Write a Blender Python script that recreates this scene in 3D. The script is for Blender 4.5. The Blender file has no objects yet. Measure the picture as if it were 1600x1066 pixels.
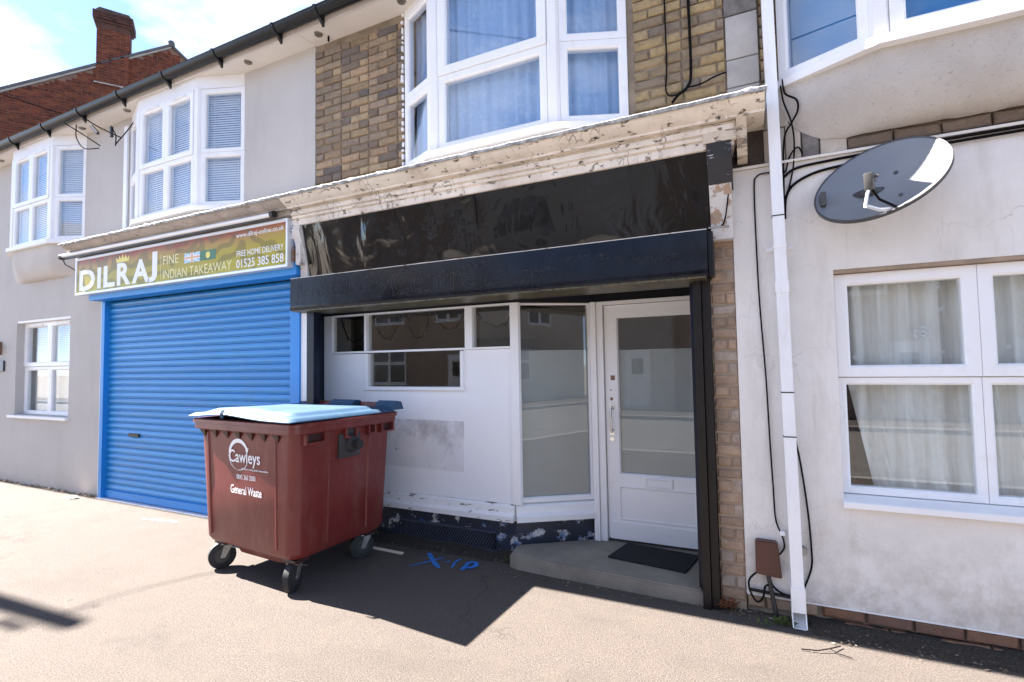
import bpy, bmesh, math, random
from mathutils import Vector, Matrix, noise
random.seed(7)
SC = bpy.context.scene
COL = SC.collection
PI = math.pi

# ------------------------------------------------------------------ camera
def setup_camera():
    cd = bpy.data.cameras.new('camera'); ob = bpy.data.objects.new('camera', cd); COL.objects.link(ob)
    right = Vector((0.90548162, 0.42406143, -0.01658148))
    down = Vector((-0.0352433, 0.03620197, -0.99872285))
    fwd = Vector((-0.42291956, 0.90490957, 0.04772554))
    m = Matrix((right, -down, -fwd)).transposed().to_4x4()
    m.translation = Vector((0, 0, 1.6))
    ob.matrix_world = m
    cd.sensor_width = 36.0; cd.lens = 780 / 1600 * 36.0
    cd.clip_start = 0.05; cd.clip_end = 2000
    SC.camera = ob
setup_camera()

# ------------------------------------------------------------------ light
SUN_DIR = Vector((1.08, 0.06, -1.0)).normalized()      # direction the light travels
SUN_EL = math.asin(-SUN_DIR.z)
SUN_ROT = math.atan2(-SUN_DIR.x, -SUN_DIR.y)
def setup_light():
    w = bpy.data.worlds.new('World'); SC.world = w; w.use_nodes = True
    nt = w.node_tree; nt.nodes.clear()
    N = nt.nodes.new; L = nt.links.new
    out = N('ShaderNodeOutputWorld'); bg = N('ShaderNodeBackground')
    sky = N('ShaderNodeTexSky'); sky.sky_type = 'NISHITA'; sky.sun_disc = False
    sky.sun_elevation = SUN_EL; sky.sun_rotation = SUN_ROT
    sky.altitude = 60; sky.air_density = 0.42; sky.dust_density = 0.06; sky.ozone_density = 1.2
    tc = N('ShaderNodeTexCoord'); mp = N('ShaderNodeMapping'); mp.inputs['Scale'].default_value = (1.0, 1.0, 2.2)
    nz = N('ShaderNodeTexNoise'); nz.inputs['Scale'].default_value = 2.3; nz.inputs['Detail'].default_value = 9
    nz.inputs['Roughness'].default_value = 0.58
    rp = N('ShaderNodeValToRGB'); rp.color_ramp.elements[0].position = 0.47; rp.color_ramp.elements[1].position = 0.68
    mx = N('ShaderNodeMix'); mx.data_type = 'RGBA'
    cl = N('ShaderNodeRGB'); cl.outputs[0].default_value = (3.4, 3.5, 3.8, 1)
    L(tc.outputs['Generated'], mp.inputs[0]); L(mp.outputs[0], nz.inputs['Vector'])
    L(nz.outputs['Fac'], rp.inputs[0]); L(rp.outputs[0], mx.inputs['Factor'])
    L(sky.outputs[0], mx.inputs['A']); L(cl.outputs[0], mx.inputs['B'])
    L(mx.outputs['Result'], bg.inputs['Color']); bg.inputs['Strength'].default_value = 0.072
    L(bg.outputs[0], out.inputs[0])
    sd = bpy.data.lights.new('sun', 'SUN'); sd.energy = 5.0; sd.angle = math.radians(0.53); sd.color = (1.0, 0.92, 0.85)
    so = bpy.data.objects.new('sun', sd); COL.objects.link(so)
    so.rotation_euler = SUN_DIR.to_track_quat('-Z', 'Y').to_euler(); so.location = (-12, 0, 14)
    vs = SC.view_settings; vs.view_transform = 'Standard'; vs.look = 'None'; vs.exposure = 3.1; vs.gamma = 1.0
    vs.use_curve_mapping = False
setup_light()

# ------------------------------------------------------------------ materials
def lin(h):
    h = h.lstrip('#'); r = []
    for i in (0, 2, 4):
        c = int(h[i:i+2], 16) / 255
        r.append(c / 12.92 if c <= 0.04045 else ((c + 0.055) / 1.055) ** 2.4)
    return tuple(r)
MATS = {}
class NT:
    def __init__(s, name):
        s.m = bpy.data.materials.new(name); s.m.use_nodes = True; s.nt = s.m.node_tree
        s.b = s.nt.nodes['Principled BSDF']; s.out = s.nt.nodes['Material Output']
        MATS[name] = s.m
        s.pos = s.n('ShaderNodeNewGeometry').outputs['Position']
    def n(s, t, **k):
        o = s.nt.nodes.new(t)
        for a, v in k.items(): setattr(o, a, v)
        return o
    def l(s, a, b): s.nt.links.new(a, b)
    def noise(s, scale, detail=4, rough=.55, stretch=None, vec=None, dist=0):
        x = s.n('ShaderNodeTexNoise'); x.inputs['Scale'].default_value = scale
        x.inputs['Detail'].default_value = detail; x.inputs['Roughness'].default_value = rough
        x.inputs['Distortion'].default_value = dist
        v = vec or s.pos
        if stretch:
            mp = s.n('ShaderNodeMapping'); mp.inputs['Scale'].default_value = stretch; s.l(v, mp.inputs[0]); v = mp.outputs[0]
        s.l(v, x.inputs['Vector']); return x.outputs['Fac']
    def ramp(s, fac, stops):
        r = s.n('ShaderNodeValToRGB'); e = r.color_ramp.elements
        while len(e) < len(stops): e.new(0.5)
        for i, (p, c) in enumerate(stops):
            e[i].position = p
            e[i].color = (c, c, c, 1) if isinstance(c, (int, float)) else (*c, 1)
        s.l(fac, r.inputs[0]); return r.outputs[0]
    def mix(s, fac, a, b, mode='MIX'):
        x = s.n('ShaderNodeMix', data_type='RGBA', blend_type=mode)
        for nm, v in (('Factor', fac), ('A', a), ('B', b)):
            if hasattr(v, 'is_output'): s.l(v, x.inputs[nm])
            elif isinstance(v, (int, float)): x.inputs[nm].default_value = v
            else: x.inputs[nm].default_value = (*v, 1)
        return x.outputs['Result']
    def base(s, c):
        if hasattr(c, 'is_output'): s.l(c, s.b.inputs['Base Color'])
        else: s.b.inputs['Base Color'].default_value = (*c, 1)
    def set(s, **k):
        for a, v in k.items():
            i = s.b.inputs[a.replace('_', ' ')]
            if hasattr(v, 'is_output'): s.l(v, i)
            else: i.default_value = v
    def bump(s, h, strength=.3, dist=.01):
        b = s.n('ShaderNodeBump'); b.inputs['Strength'].default_value = strength; b.inputs['Distance'].default_value = dist
        s.l(h, b.inputs['Height']); s.l(b.outputs[0], s.b.inputs['Normal'])

def sc(c, k): return tuple(min(1, x * k) for x in c)
def plain(name, c, rough=.5, var=.12, scale=3., bump=0, bscale=80, metal=0., spec=.5, stretch=None, dist=.004):
    if isinstance(c, str): c = lin(c)
    t = NT(name)
    f = t.noise(scale, 6, .6, stretch)
    t.base(t.ramp(f, [(0.3, sc(c, 1 - var)), (0.7, sc(c, 1 + var))]))
    t.set(Roughness=rough, Metallic=metal, Specular_IOR_Level=spec)
    if bump: t.bump(t.noise(bscale, 5), bump, dist)
    return t.m
def peel(name, paint, unders, thr=.62, scale=9., rough=.5, stretch=None, var=.07, soft=.02, bump=.35, grime=None):
    """paint that has flaked away in ragged patches, showing what lies under it"""
    if isinstance(paint, str): paint = lin(paint)
    unders = [lin(u) if isinstance(u, str) else u for u in unders]
    t = NT(name)
    f = t.noise(scale, 9, .68, stretch)
    mask = t.ramp(f, [(thr, 0.), (thr + soft, 1.)])
    v = t.ramp(t.noise(2.2, 7, .65), [(.3, sc(paint, 1 - var)), (.7, sc(paint, 1 + var))])
    if grime: v = t.mix(t.ramp(t.noise(3.1, 8, .7, (1, 1, .45)), [(.46, 0.), (.75, .55)]), v, lin(grime))
    u = t.ramp(t.noise(scale * 1.7, 5), [(.38, unders[0]), (.6, unders[-1])])
    if grime:
        mp = t.n('ShaderNodeMapping'); mp.inputs['Scale'].default_value = (15, 9, 2.2)
        wn = t.n('ShaderNodeTexNoise'); wn.inputs['Scale'].default_value = 14; wn.inputs['Detail'].default_value = 5; t.l(t.pos, wn.inputs['Vector'])
        ws = t.n('ShaderNodeVectorMath', operation='SCALE'); ws.inputs['Scale'].default_value = .05; t.l(wn.outputs['Color'], ws.inputs[0])
        wa = t.n('ShaderNodeVectorMath', operation='ADD'); t.l(t.pos, wa.inputs[0]); t.l(ws.outputs[0], wa.inputs[1]); t.l(wa.outputs[0], mp.inputs[0])
        vo = t.n('ShaderNodeTexVoronoi', feature='DISTANCE_TO_EDGE'); vo.inputs['Scale'].default_value = 1.0; t.l(mp.outputs[0], vo.inputs['Vector'])
        ck = t.mix(1., t.ramp(vo.outputs['Distance'], [(.012, .7), (.035, 0.)]), t.ramp(t.noise(5.5, 5, .65), [(.52, 0.), (.60, 1.)]), 'MULTIPLY')
        v = t.mix(ck, v, (.10, .08, .065))
    t.base(t.mix(mask, v, u)); t.set(Roughness=rough)
    inv = t.ramp(f, [(thr - .01, 1.), (thr + soft, 0.)])
    t.bump(inv, bump, .004)
    return t.m

def build_materials():
    # asphalt pavement: sun-bleached, fine aggregate, older repairs and stains
    t = NT('asphalt')
    big = t.noise(.55, 6, .6); fine = t.noise(120, 4, .75); mid = t.noise(7, 7, .7); grit = t.noise(45, 4, .7)
    c = t.ramp(fine, [(.32, (.048, .040, .037)), (.5, (.100, .086, .079)), (.68, (.185, .162, .149))])
    c = t.mix(t.ramp(big, [(.38, 0.), (.7, .5)]), c, t.ramp(fine, [(.34, (.055, .049, .045)), (.68, (.130, .115, .107))]))
    c = t.mix(t.ramp(mid, [(.50, 0.), (.70, .45)]), c, (.128, .107, .091))
    c = t.mix(t.ramp(grit, [(.30, .55), (.42, 0.)]), c, (.052, .046, .042))
    vo = t.n('ShaderNodeTexVoronoi'); vo.inputs['Scale'].default_value = 48; t.l(t.pos, vo.inputs['Vector'])
    c = t.mix(t.ramp(vo.outputs['Distance'], [(.06, .38), (.17, 0.)]), c, (.22, .20, .178))
    st = t.ramp(t.noise(1.3, 8, .72, (1, 1.4, 1)), [(.58, 0.), (.68, .42)])
    c = t.mix(st, c, (.055, .05, .047))
    v2 = t.n('ShaderNodeTexVoronoi'); v2.inputs['Scale'].default_value = 2.3; t.l(t.pos, v2.inputs['Vector'])
    c = t.mix(t.ramp(v2.outputs['Distance'], [(.035, .55), (.05, 0.)]), c, (.045, .042, .04))
    v3 = t.n('ShaderNodeTexVoronoi', feature='DISTANCE_TO_EDGE'); v3.inputs['Scale'].default_value = .55
    wn = t.n('ShaderNodeTexNoise'); wn.inputs['Scale'].default_value = 2.6; wn.inputs['Detail'].default_value = 7; wn.inputs['Roughness'].default_value = .65; t.l(t.pos, wn.inputs['Vector'])
    ws = t.n('ShaderNodeVectorMath', operation='SCALE'); ws.inputs['Scale'].default_value = .7; t.l(wn.outputs['Color'], ws.inputs[0])
    wa = t.n('ShaderNodeVectorMath', operation='ADD'); t.l(t.pos, wa.inputs[0]); t.l(ws.outputs[0], wa.inputs[1]); t.l(wa.outputs[0], v3.inputs['Vector'])
    ck = t.mix(1., t.ramp(v3.outputs['Distance'], [(.001, .6), (.006, 0.)]), t.ramp(t.noise(.8, 3), [(.5, 0.), (.6, 1.)]), 'MULTIPLY')
    c = t.mix(ck, c, (.03, .027, .025))
    c = t.mix(t.ramp(t.noise(.9, 7, .62, (1, 1.8, 1)), [(.50, 0.), (.66, .30)]), c, (.06, .054, .049))
    c = t.mix(1., c, (.83, .82, .785), 'MULTIPLY')
    t.base(c); t.set(Roughness=.92, Specular_IOR_Level=.25); t.bump(t.noise(110, 4, .8), .7, .008)
    plain('road', (.125, .118, .11), .9, .2, 3, .4, 120)
    plain('concrete', (.22, .195, .162), .9, .22, 4, .5, 90)
    plain('kerb_stone', (.27, .26, .245), .9, .15, 4, .4, 70)
    # render and plaster
    t = NT('grey_render')
    c = t.ramp(t.noise(1.1, 7, .6), [(.3, (.47, .44, .415)), (.7, (.54, .51, .48))])
    c = t.mix(t.ramp(t.noise(2.6, 6, .65, (2.2, 1, .28)), [(.55, 0.), (.8, .28)]), c, (.34, .325, .315))
    sep = t.n('ShaderNodeSeparateXYZ'); t.l(t.pos, sep.inputs[0])
    low = t.ramp(sep.outputs['Z'], [(.0, .5), (.32, 0.)])
    c = t.mix(t.mix(1., low, t.noise(7, 5), 'MULTIPLY'), c, (.2, .185, .17))
    t.base(c); t.set(Roughness=.85); t.bump(t.noise(60, 5, .7), .18, .004)
    t = NT('white_plaster')
    c = t.ramp(t.noise(1.7, 8, .65), [(.3, (.70, .66, .62)), (.7, (.80, .775, .745))])
    c = t.mix(t.ramp(t.noise(3.5, 7, .7, (1.8, 1, .4)), [(.52, 0.), (.78, .5)]), c, (.50, .455, .41))
    vo = t.n('ShaderNodeTexVoronoi', feature='DISTANCE_TO_EDGE'); vo.inputs['Scale'].default_value = 1.7
    wv = t.n('ShaderNodeVectorMath', operation='ADD'); ns = t.n('ShaderNodeTexNoise'); ns.inputs['Scale'].default_value = 5
    ns.inputs['Detail'].default_value = 5; t.l(t.pos, ns.inputs['Vector']); 
    sv = t.n('ShaderNodeVectorMath', operation='SCALE'); sv.inputs['Scale'].default_value = .35
    t.l(ns.outputs['Color'], sv.inputs[0]); t.l(t.pos, wv.inputs[0]); t.l(sv.outputs[0], wv.inputs[1]); t.l(wv.outputs[0], vo.inputs['Vector'])
    crack = t.ramp(vo.outputs['Distance'], [(.001, .32), (.006, 0.)])
    crack = t.mix(1., crack, t.ramp(t.noise(1.3, 3), [(.54, 0.), (.66, 1.)]), 'MULTIPLY')
    c = t.mix(crack, c, (.2, .18, .165))
    sep = t.n('ShaderNodeSeparateXYZ'); t.l(t.pos, sep.inputs[0])
    low = t.ramp(sep.outputs['Z'], [(.10, .75), (.75, 0.)])
    c = t.mix(t.mix(1., low, t.ramp(t.noise(6, 9, .75), [(.40, 0.), (.62, 1.)]), 'MULTIPLY'), c, (.42, .37, .32))
    c = t.mix(t.ramp(t.noise(7, 9, .78, (2.6, 1, .16)), [(.58, 0.), (.74, .45)]), c, (.46, .415, .36))
    c = t.mix(t.ramp(t.noise(55, 5, .8), [(.68, 0.), (.73, .5)]), c, (.36, .33, .30))
    t.base(c); t.set(Roughness=.8); t.bump(t.noise(22, 8, .7), .35, .01)
    t = NT('roughcast')
    c = t.ramp(t.noise(2.2, 6, .6), [(.3, (.52, .475, .43)), (.7, (.66, .62, .58))])
    c = t.mix(t.ramp(t.noise(62, 4, .75, None, None, 1.2), [(.30, .75), (.41, 0.)]), c, (.17, .15, .13))
    t.base(c); t.set(Roughness=.9); t.bump(t.noise(55, 5, .8), .8, .012)
    plain('smooth_bowl', (.52, .485, .455), .8, .08, 2, .12, 40)
    # brick
    def brick(name, stops, spot=(.07, .06, .05), amt=.45):
        t = NT(name)
        oi = t.n('ShaderNodeObjectInfo')
        c = t.ramp(oi.outputs['Random'], stops)
        c = t.mix(t.ramp(t.noise(26, 7, .7), [(.45, 0.), (.72, .5)]), c, spot)
        c = t.mix(t.ramp(t.noise(3.4, 5, .6), [(.50, 0.), (.75, amt)]), c, (.085, .075, .068))
        c = t.mix(t.ramp(t.noise(60, 3, .7), [(.62, 0.), (.75, .4)]), c, (.42, .37, .29))
        t.base(c); t.set(Roughness=.92, Specular_IOR_Level=.2); t.bump(t.noise(70, 5, .75), .7, .008)
    brick('yellow_brick', [(.0, (0.251, 0.178, 0.112)), (.18, (0.475, 0.350, 0.211)), (.36, (0.198, 0.152, 0.119)), (.55, (0.383, 0.290, 0.198)), (.72, (0.145, 0.125, 0.116)), (.86, (0.317, 0.218, 0.139)), (1., (0.502, 0.350, 0.224))], (.085, .072, .06), .55)
    brick('bright_yellow_brick', [(.0, (0.356, 0.257, 0.132)), (.3, (0.436, 0.323, 0.172)), (.55, (0.277, 0.205, 0.125)), (.8, (0.224, 0.185, 0.152)), (1., (0.449, 0.330, 0.185))], (.085, .072, .06), .4)
    brick('tan_brick', [(.0, (.36, .25, .17)), (.4, (.43, .31, .22)), (.8, (.30, .22, .165)), (1., (.45, .38, .32))], (.13, .095, .07), .5)
    brick('red_base_brick', [(.0, (.20, .10, .065)), (.5, (.27, .145, .09)), (1., (.17, .10, .075))], (.07, .06, .05), .5)
    brick('brown_brick', [(.0, (.16, .115, .08)), (.5, (.22, .16, .115)), (1., (.13, .10, .08))], (.07, .06, .05), .5)
    t = NT('red_brick')
    ob = t.n('ShaderNodeTexCoord').outputs['Object']
    c = t.ramp(t.noise(3.2, 3, .9, (1, 1, 3.0)), [(.36, (.045, .014, .011)), (.5, (.105, .030, .018)), (.64, (.17, .050, .024))])
    c = t.mix(t.ramp(t.noise(1.2, 4, .7), [(.5, 0.), (.7, .5)]), c, (.10, .032, .022))
    t.base(c); t.set(Roughness=.92, Specular_IOR_Level=.2)
    plain('sooty_brick', (.050, .019, .014), .95, .5, 5, .4, 40)
    plain('mortar_red', (.16, .095, .07), .95, .2, 6)
    plain('mortar_pale', (.42, .33, .26), .95, .15, 6, .3, 60)
    plain('mortar_dark', (.25, .20, .15), .95, .4, 6, .5, 60)
    plain('mortar_tan', (.34, .26, .19), .95, .2, 6, .4, 60)
    plain('quoin_stone', (.40, .375, .35), .85, .22, 4, .35, 50)
    plain('grey_stone', (.17, .155, .145), .9, .4, 14, .4, 60)
    plain('cream_stone', (.47, .415, .35), .9, .2, 9, .4, 50)
    plain('dark_brown', (.055, .042, .034), .95, .4, 8, .4, 40)
    # paint, upvc, timber
    t = NT('upvc'); c = t.ramp(t.noise(2, 6), [(.3, (.83, .83, .845)), (.7, (.87, .87, .885))])
    c = t.mix(t.ramp(t.noise(5, 9, .75, (1, 1, .6)), [(.52, 0.), (.78, .45)]), c, (.56, .54, .51)); t.base(c); t.set(Roughness=.34)
    plain('upvc_joint', (.30, .29, .29), .6, .1, 4)
    plain('bay_board', (.83, .82, .825), .45, .04, 2)
    t = NT('door_paint')
    c = t.ramp(t.noise(2.6, 7, .6), [(.3, (.80, .80, .81)), (.7, (.85, .85, .855))])
    c = t.mix(t.ramp(t.noise(14, 8, .75), [(.64, 0.), (.70, .5)]), c, (.34, .30, .27))
    t.base(c); t.set(Roughness=.42); t.bump(t.noise(30, 5, .6, (4, 4, .5)), .12, .003)
    t = NT('panel_paint')
    c = t.ramp(t.noise(1.4, 7, .6), [(.3, (.82, .82, .84)), (.7, (.86, .86, .88))])
    t.base(c); t.set(Roughness=.55); t.bump(t.noise(14, 6, .6), .1, .004)
    t = NT('stained_paint')
    c = t.ramp(t.noise(3, 6), [(.3, (.70, .685, .70)), (.7, (.79, .78, .80))])
    sep = t.n('ShaderNodeSeparateXYZ'); t.l(t.pos, sep.inputs[0])
    topb = t.ramp(sep.outputs['Z'], [(.80, 0.), (1.12, .22)])
    f = t.n('ShaderNodeMath', operation='ADD'); t.l(t.noise(4.5, 10, .75, (1, 1, .7)), f.inputs[0]); t.l(topb, f.inputs[1])
    c = t.mix(t.ramp(f.outputs[0], [(.62, 0.), (.86, .75)]), c, (.20, .18, .165))
    c = t.mix(t.ramp(t.noise(15, 8, .75), [(.63, 0.), (.67, .85)]), c, (.08, .07, .065))
    c = t.mix(t.ramp(t.noise(1.9, 6, .6), [(.45, 0.), (.7, .3)]), c, (.48, .46, .45))
    t.base(c); t.set(Roughness=.7); t.bump(t.noise(40, 6, .7), .25, .004)
    peel('cornice_paint', (.80, .725, .635), [(.07, .058, .048), (.30, .22, .15)], .61, 15, .6, (.9, 1.6, 1.5), .14, .012, .9, '#9b8268')
    peel('cornice_worn', (.66, .57, .46), [(.09, .085, .08), (.28, .21, .15)], .56, 10, .7, (.7, 1.4, 1.6), .15, .02, .7, '#8a7258')
    peel('cornice_dirty', (.42, .37, .33), [(.13, .115, .10), (.30, .25, .20)], .60, 10, .7, (.6, 1.4, 1.6), .15, .03, .4, '#6f6053')
    peel('sill_paint', (.83, .82, .82), [(.16, .10, .085), (.30, .24, .21)], .585, 15, .55, (.5, 1, 1.8), .06, .015, .5)
    peel('plinth_paint', (.022, .028, .048), [(.040, .13, .30), (.60, .57, .54)], .555, 7.5, .38, (1, 1, 1.2), .3, .012, .6)
    peel('bracket_black', (.018, .018, .022), [(.62, .60, .59), (.70, .68, .67)], .60, 10, .5, (.6, 1, 2.2), .2, .015, .6)
    peel('bracket_white', (.62, .58, .54), [(.30, .23, .17), (.45, .37, .29)], .58, 8, .65, (1, 1, .8), .1, .02, .5)
    peel('bracket_low', (.60, .57, .54), [(.40, .26, .17), (.33, .24, .17)], .55, 9, .8, None, .1, .03, .5)
    t = NT('lead')
    c = t.ramp(t.noise(18, 7, .7), [(.32, (.13, .125, .12)), (.5, (.33, .325, .32)), (.68, (.62, .61, .60))])
    t.base(c); t.set(Roughness=.6); t.bump(t.noise(35, 5, .7), .5, .01)
    # shop sign boxes and fascias
    t = NT('black_film')
    t.base((.006, .0055, .005)); t.set(Roughness=.10, Specular_IOR_Level=.6)
    t.bump(t.noise(3.2, 3, .5, (1, 1, .6), None, .8), .35, .03)
    t = NT('black_box')
    c = t.ramp(t.noise(5, 8, .7, (1, 1, .5)), [(.35, (.003, .0036, .006)), (.7, (.009, .012, .021))])
    c = t.mix(t.ramp(t.noise(60, 5, .8), [(.65, 0.), (.71, .6)]), c, (.10, .105, .12))
    t.base(c); t.set(Roughness=t.ramp(t.noise(4, 6, .7), [(.3, .10), (.7, .26)]), Specular_IOR_Level=.24)
    t.bump(t.noise(9, 6, .65, (1.6, 1, .5)), .22, .004)
    t = NT('box_underside')
    c = t.ramp(t.noise(7, 7, .65, (2.4, .8, 1), None, 1.5), [(.35, (.022, .018, .013)), (.55, (.10, .085, .045)), (.72, (.20, .17, .09))])
    t.base(c); t.set(Roughness=.4)
    plain('black_metal', (.008, .0085, .012), .35, .3, 5, .08, 40, spec=.3)
    plain('navy_paint', (.006, .009, .022), .36, .3, 4, .12, 40, spec=.3)
    plain('grille_paint', (.055, .065, .095), .45, .3, 9)
    plain('rail_brown', (.011, .0085, .008), .42, .35, 6, .1, 40, spec=.3)
    plain('ghost_glue', (.13, .135, .15), .28, .8, 30, spec=.6)
    plain('blue_steel', (.010, .235, .66), .42, .07, 2, .05, 20)
    t = NT('blue_slat')
    oi = t.n('ShaderNodeObjectInfo')
    c = t.ramp(oi.outputs['Random'], [(.0, (.010, .205, .52)), (.5, (.013, .235, .60)), (1., (.020, .255, .62))])
    c = t.mix(t.ramp(t.noise(2.2, 8, .7, (1, 1, .4)), [(.50, 0.), (.75, .4)]), c, (.045, .20, .42))
    c = t.mix(t.ramp(t.noise(30, 6, .8, (.25, 1, 1)), [(.66, 0.), (.74, .5)]), c, (.22, .33, .46))
    t.base(c); t.set(Roughness=.38, Specular_IOR_Level=.55); t.bump(t.noise(5, 4), .10, .01)
    plain('aluminium', (.72, .72, .73), .3, .04, 3, metal=.35)
    plain('lamp_tube', (.85, .85, .86), .25, .03, 3)
    plain('dark_plastic', (.02, .02, .022), .45, .2, 6)
    # sign print
    t = NT('sign_print')
    sep = t.n('ShaderNodeSeparateXYZ'); t.l(t.pos, sep.inputs[0])
    nn = t.n('ShaderNodeMath', operation='MULTIPLY_ADD'); t.l(t.noise(2.2, 3), nn.inputs[0]); nn.inputs[1].default_value = -.12; t.l(sep.outputs['Z'], nn.inputs[2])
    c = t.ramp(nn.outputs[0], [(.0, (.5, .5, .1)), (1., (.5, .5, .1))])
    mr = t.n('ShaderNodeMapRange'); mr.inputs['From Min'].default_value = 2.54; mr.inputs['From Max'].default_value = 2.98; t.l(nn.outputs[0], mr.inputs['Value'])
    c = t.ramp(mr.outputs['Result'], [(.0, (.42, .37, .012)), (.5, (.42, .33, .025)), (.72, (.42, .25, .05)), (.86, (.32, .085, .02)), (.99, (.22, .018, .006))])
    wv = t.n('ShaderNodeTexWave', wave_type='RINGS'); wv.inputs['Scale'].default_value = 2.6; wv.inputs['Distortion'].default_value = 14
    wv.inputs['Detail'].default_value = 1.2; wv.inputs['Detail Scale'].default_value = .9; t.l(t.pos, wv.inputs['Vector'])
    c = t.mix(t.ramp(wv.outputs['Fac'], [(.60, 0.), (.68, .5)]), c, (.13, .11, .025))
    t.base(c); t.set(Roughness=.35, Specular_IOR_Level=.25)
    plain('print_white', (.84, .84, .86), .4, .02)
    plain('print_cream', (.80, .74, .36), .4, .03)
    plain('print_yellow', (.80, .66, .10), .4, .03)
    plain('print_green', (.035, .16, .05), .4, .05)
    plain('print_flag_blue', (.28, .55, .68), .4, .05)
    plain('print_flag_orange', (.72, .42, .22), .4, .05)
    plain('sticker_blue', (.02, .05, .36), .4, .05)
    # glass
    def glass(name, f0, tint=(1, 1, 1), rough=0.0):
        t = NT(name); t.nt.nodes.remove(t.b)
        lw = t.n('ShaderNodeLayerWeight'); lw.inputs['Blend'].default_value = .5
        pw = t.n('ShaderNodeMath', operation='POWER'); t.l(lw.outputs['Facing'], pw.inputs[0]); pw.inputs[1].default_value = 5
        ma = t.n('ShaderNodeMath', operation='MULTIPLY_ADD'); t.l(pw.outputs[0], ma.inputs[0]); ma.inputs[1].default_value = 1-f0; ma.inputs[2].default_value = f0
        tr = t.n('ShaderNodeBsdfTransparent'); tr.inputs[0].default_value = (*tint, 1)
        gl = t.n('ShaderNodeBsdfGlossy'); gl.inputs['Roughness'].default_value = rough
        mx = t.n('ShaderNodeMixShader'); t.l(ma.outputs[0], mx.inputs[0]); t.l(tr.outputs[0], mx.inputs[1]); t.l(gl.outputs[0], mx.inputs[2])
        t.l(mx.outputs[0], t.out.inputs[0])
    glass('glass', .06, (.95, .97, .97))
    glass('glass_upper', .09, (.93, .95, .97))
    glass('glass_shop', .045, (.93, .93, .92))
    plain('frost_film', (.33, .38, .395), .55, .06, 2)
    plain('blind', (.88, .88, .89), .6, .03)
    t = NT('net_curtain')
    c = t.ramp(t.noise(3, 4), [(.3, (.78, .77, .74)), (.7, (.86, .85, .82))])
    c = t.mix(t.ramp(t.noise(70, 3, .7, (1, 1, .04)), [(.4, 0.), (.7, .4)]), c, (.60, .57, .50))
    t.base(c); t.set(Roughness=.9)
    tb = t.n('ShaderNodeBsdfTransparent'); mx = t.n('ShaderNodeMixShader'); mx.inputs[0].default_value = .09
    t.l(t.b.outputs[0], mx.inputs[1]); t.l(tb.outputs[0], mx.inputs[2]); t.l(mx.outputs[0], t.out.inputs[0])
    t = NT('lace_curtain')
    c = t.ramp(t.noise(16, 5, .6, (1, 1, .05)), [(.35, (.32, .46, .66)), (.65, (.40, .55, .76))])  # sky reflected in the panes is painted into this blue
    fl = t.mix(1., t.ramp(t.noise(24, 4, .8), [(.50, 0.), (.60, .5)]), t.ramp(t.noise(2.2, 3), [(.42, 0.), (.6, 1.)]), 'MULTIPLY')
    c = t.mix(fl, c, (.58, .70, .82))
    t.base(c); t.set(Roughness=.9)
    plain('sky_tint_blue', (.03, .23, .50), .8, .06, 2)  # blue stands in for sky reflected in the right bay
    plain('red_drape', (.05, .010, .010), .9, .3, 8)
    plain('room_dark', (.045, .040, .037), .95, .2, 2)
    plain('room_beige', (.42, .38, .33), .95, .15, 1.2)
    plain('snow_sticker', (.72, .76, .80), .6, .05)
    plain('wire_dark', (.012, .011, .011), .8, .2, spec=0.)
    plain('wire_white', (.66, .65, .64), .5, .05)
    # bin
    t = NT('bin_red')
    c = t.ramp(t.noise(2.4, 7, .65), [(.3, (.115, .016, .014)), (.7, (.155, .023, .019))])
    c = t.mix(t.ramp(t.noise(5, 10, .8, (1.5, 1.5, .4)), [(.50, 0.), (.70, .6)]), c, (.19, .085, .068))
    c = t.mix(t.ramp(t.noise(45, 4, .8, (2.5, 2.5, .15)), [(.66, 0.), (.73, .5)]), c, (.40, .27, .24))
    t.base(c); t.set(Roughness=t.ramp(t.noise(5, 6), [(.3, .30), (.7, .46)]), Specular_IOR_Level=.5)
    t.bump(t.noise(120, 3, .6), .06, .002)
    t = NT('bin_lid')
    c = t.ramp(t.noise(3, 7, .6), [(.3, (.020, .062, .125)), (.7, (.034, .082, .150))])
    c = t.mix(t.ramp(t.noise(4, 8, .75), [(.52, 0.), (.72, .45)]), c, (.11, .14, .17))
    t.base(c); t.set(Roughness=.6, Specular_IOR_Level=.25); t.bump(t.noise(100, 3), .05, .002)
    plain('bin_dark', (.035, .008, .007), .5, .2, 5)
    plain('rubber', (.018, .018, .019), .7, .3, 12, .2, 60)
    plain('galvanised', (.33, .32, .30), .38, .25, 12, metal=.7)
    plain('trunnion_grey', (.035, .033, .032), .4, .25, 8)
    # misc
    plain('gutter_black', (.010, .0105, .012), .32, .2, 3, spec=.25)
    plain('soffit_white', (.70, .65, .60), .45, .06, 2)
    plain('fascia_white', (.62, .56, .52), .5, .08, 2, stretch=(1, 1, 4))
    plain('downlight', (.25, .22, .19), .35, .1, 8, metal=.6)
    t = NT('pipe_white'); c = t.ramp(t.noise(2, 6), [(.3, (.80, .80, .81)), (.7, (.87, .87, .88))])
    c = t.mix(t.ramp(t.noise(4, 9, .75, (2, 2, .35)), [(.50, 0.), (.76, .5)]), c, (.52, .49, .45)); t.base(c); t.set(Roughness=.38)
    plain('tape_black', (.015, .015, .016), .6)
    t = NT('dish_grey')
    t.base(t.ramp(t.noise(3, 5), [(.3, (.165, .18, .205)), (.7, (.20, .215, .24))])); t.set(Roughness=.34, Specular_IOR_Level=.6)
    plain('dish_back', (.06, .06, .065), .5, .1)
    plain('lnb_grey', (.06, .058, .056), .45, .1)
    plain('meter_brown', (.085, .032, .024), .5, .15, 6, .1, 40)
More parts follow.
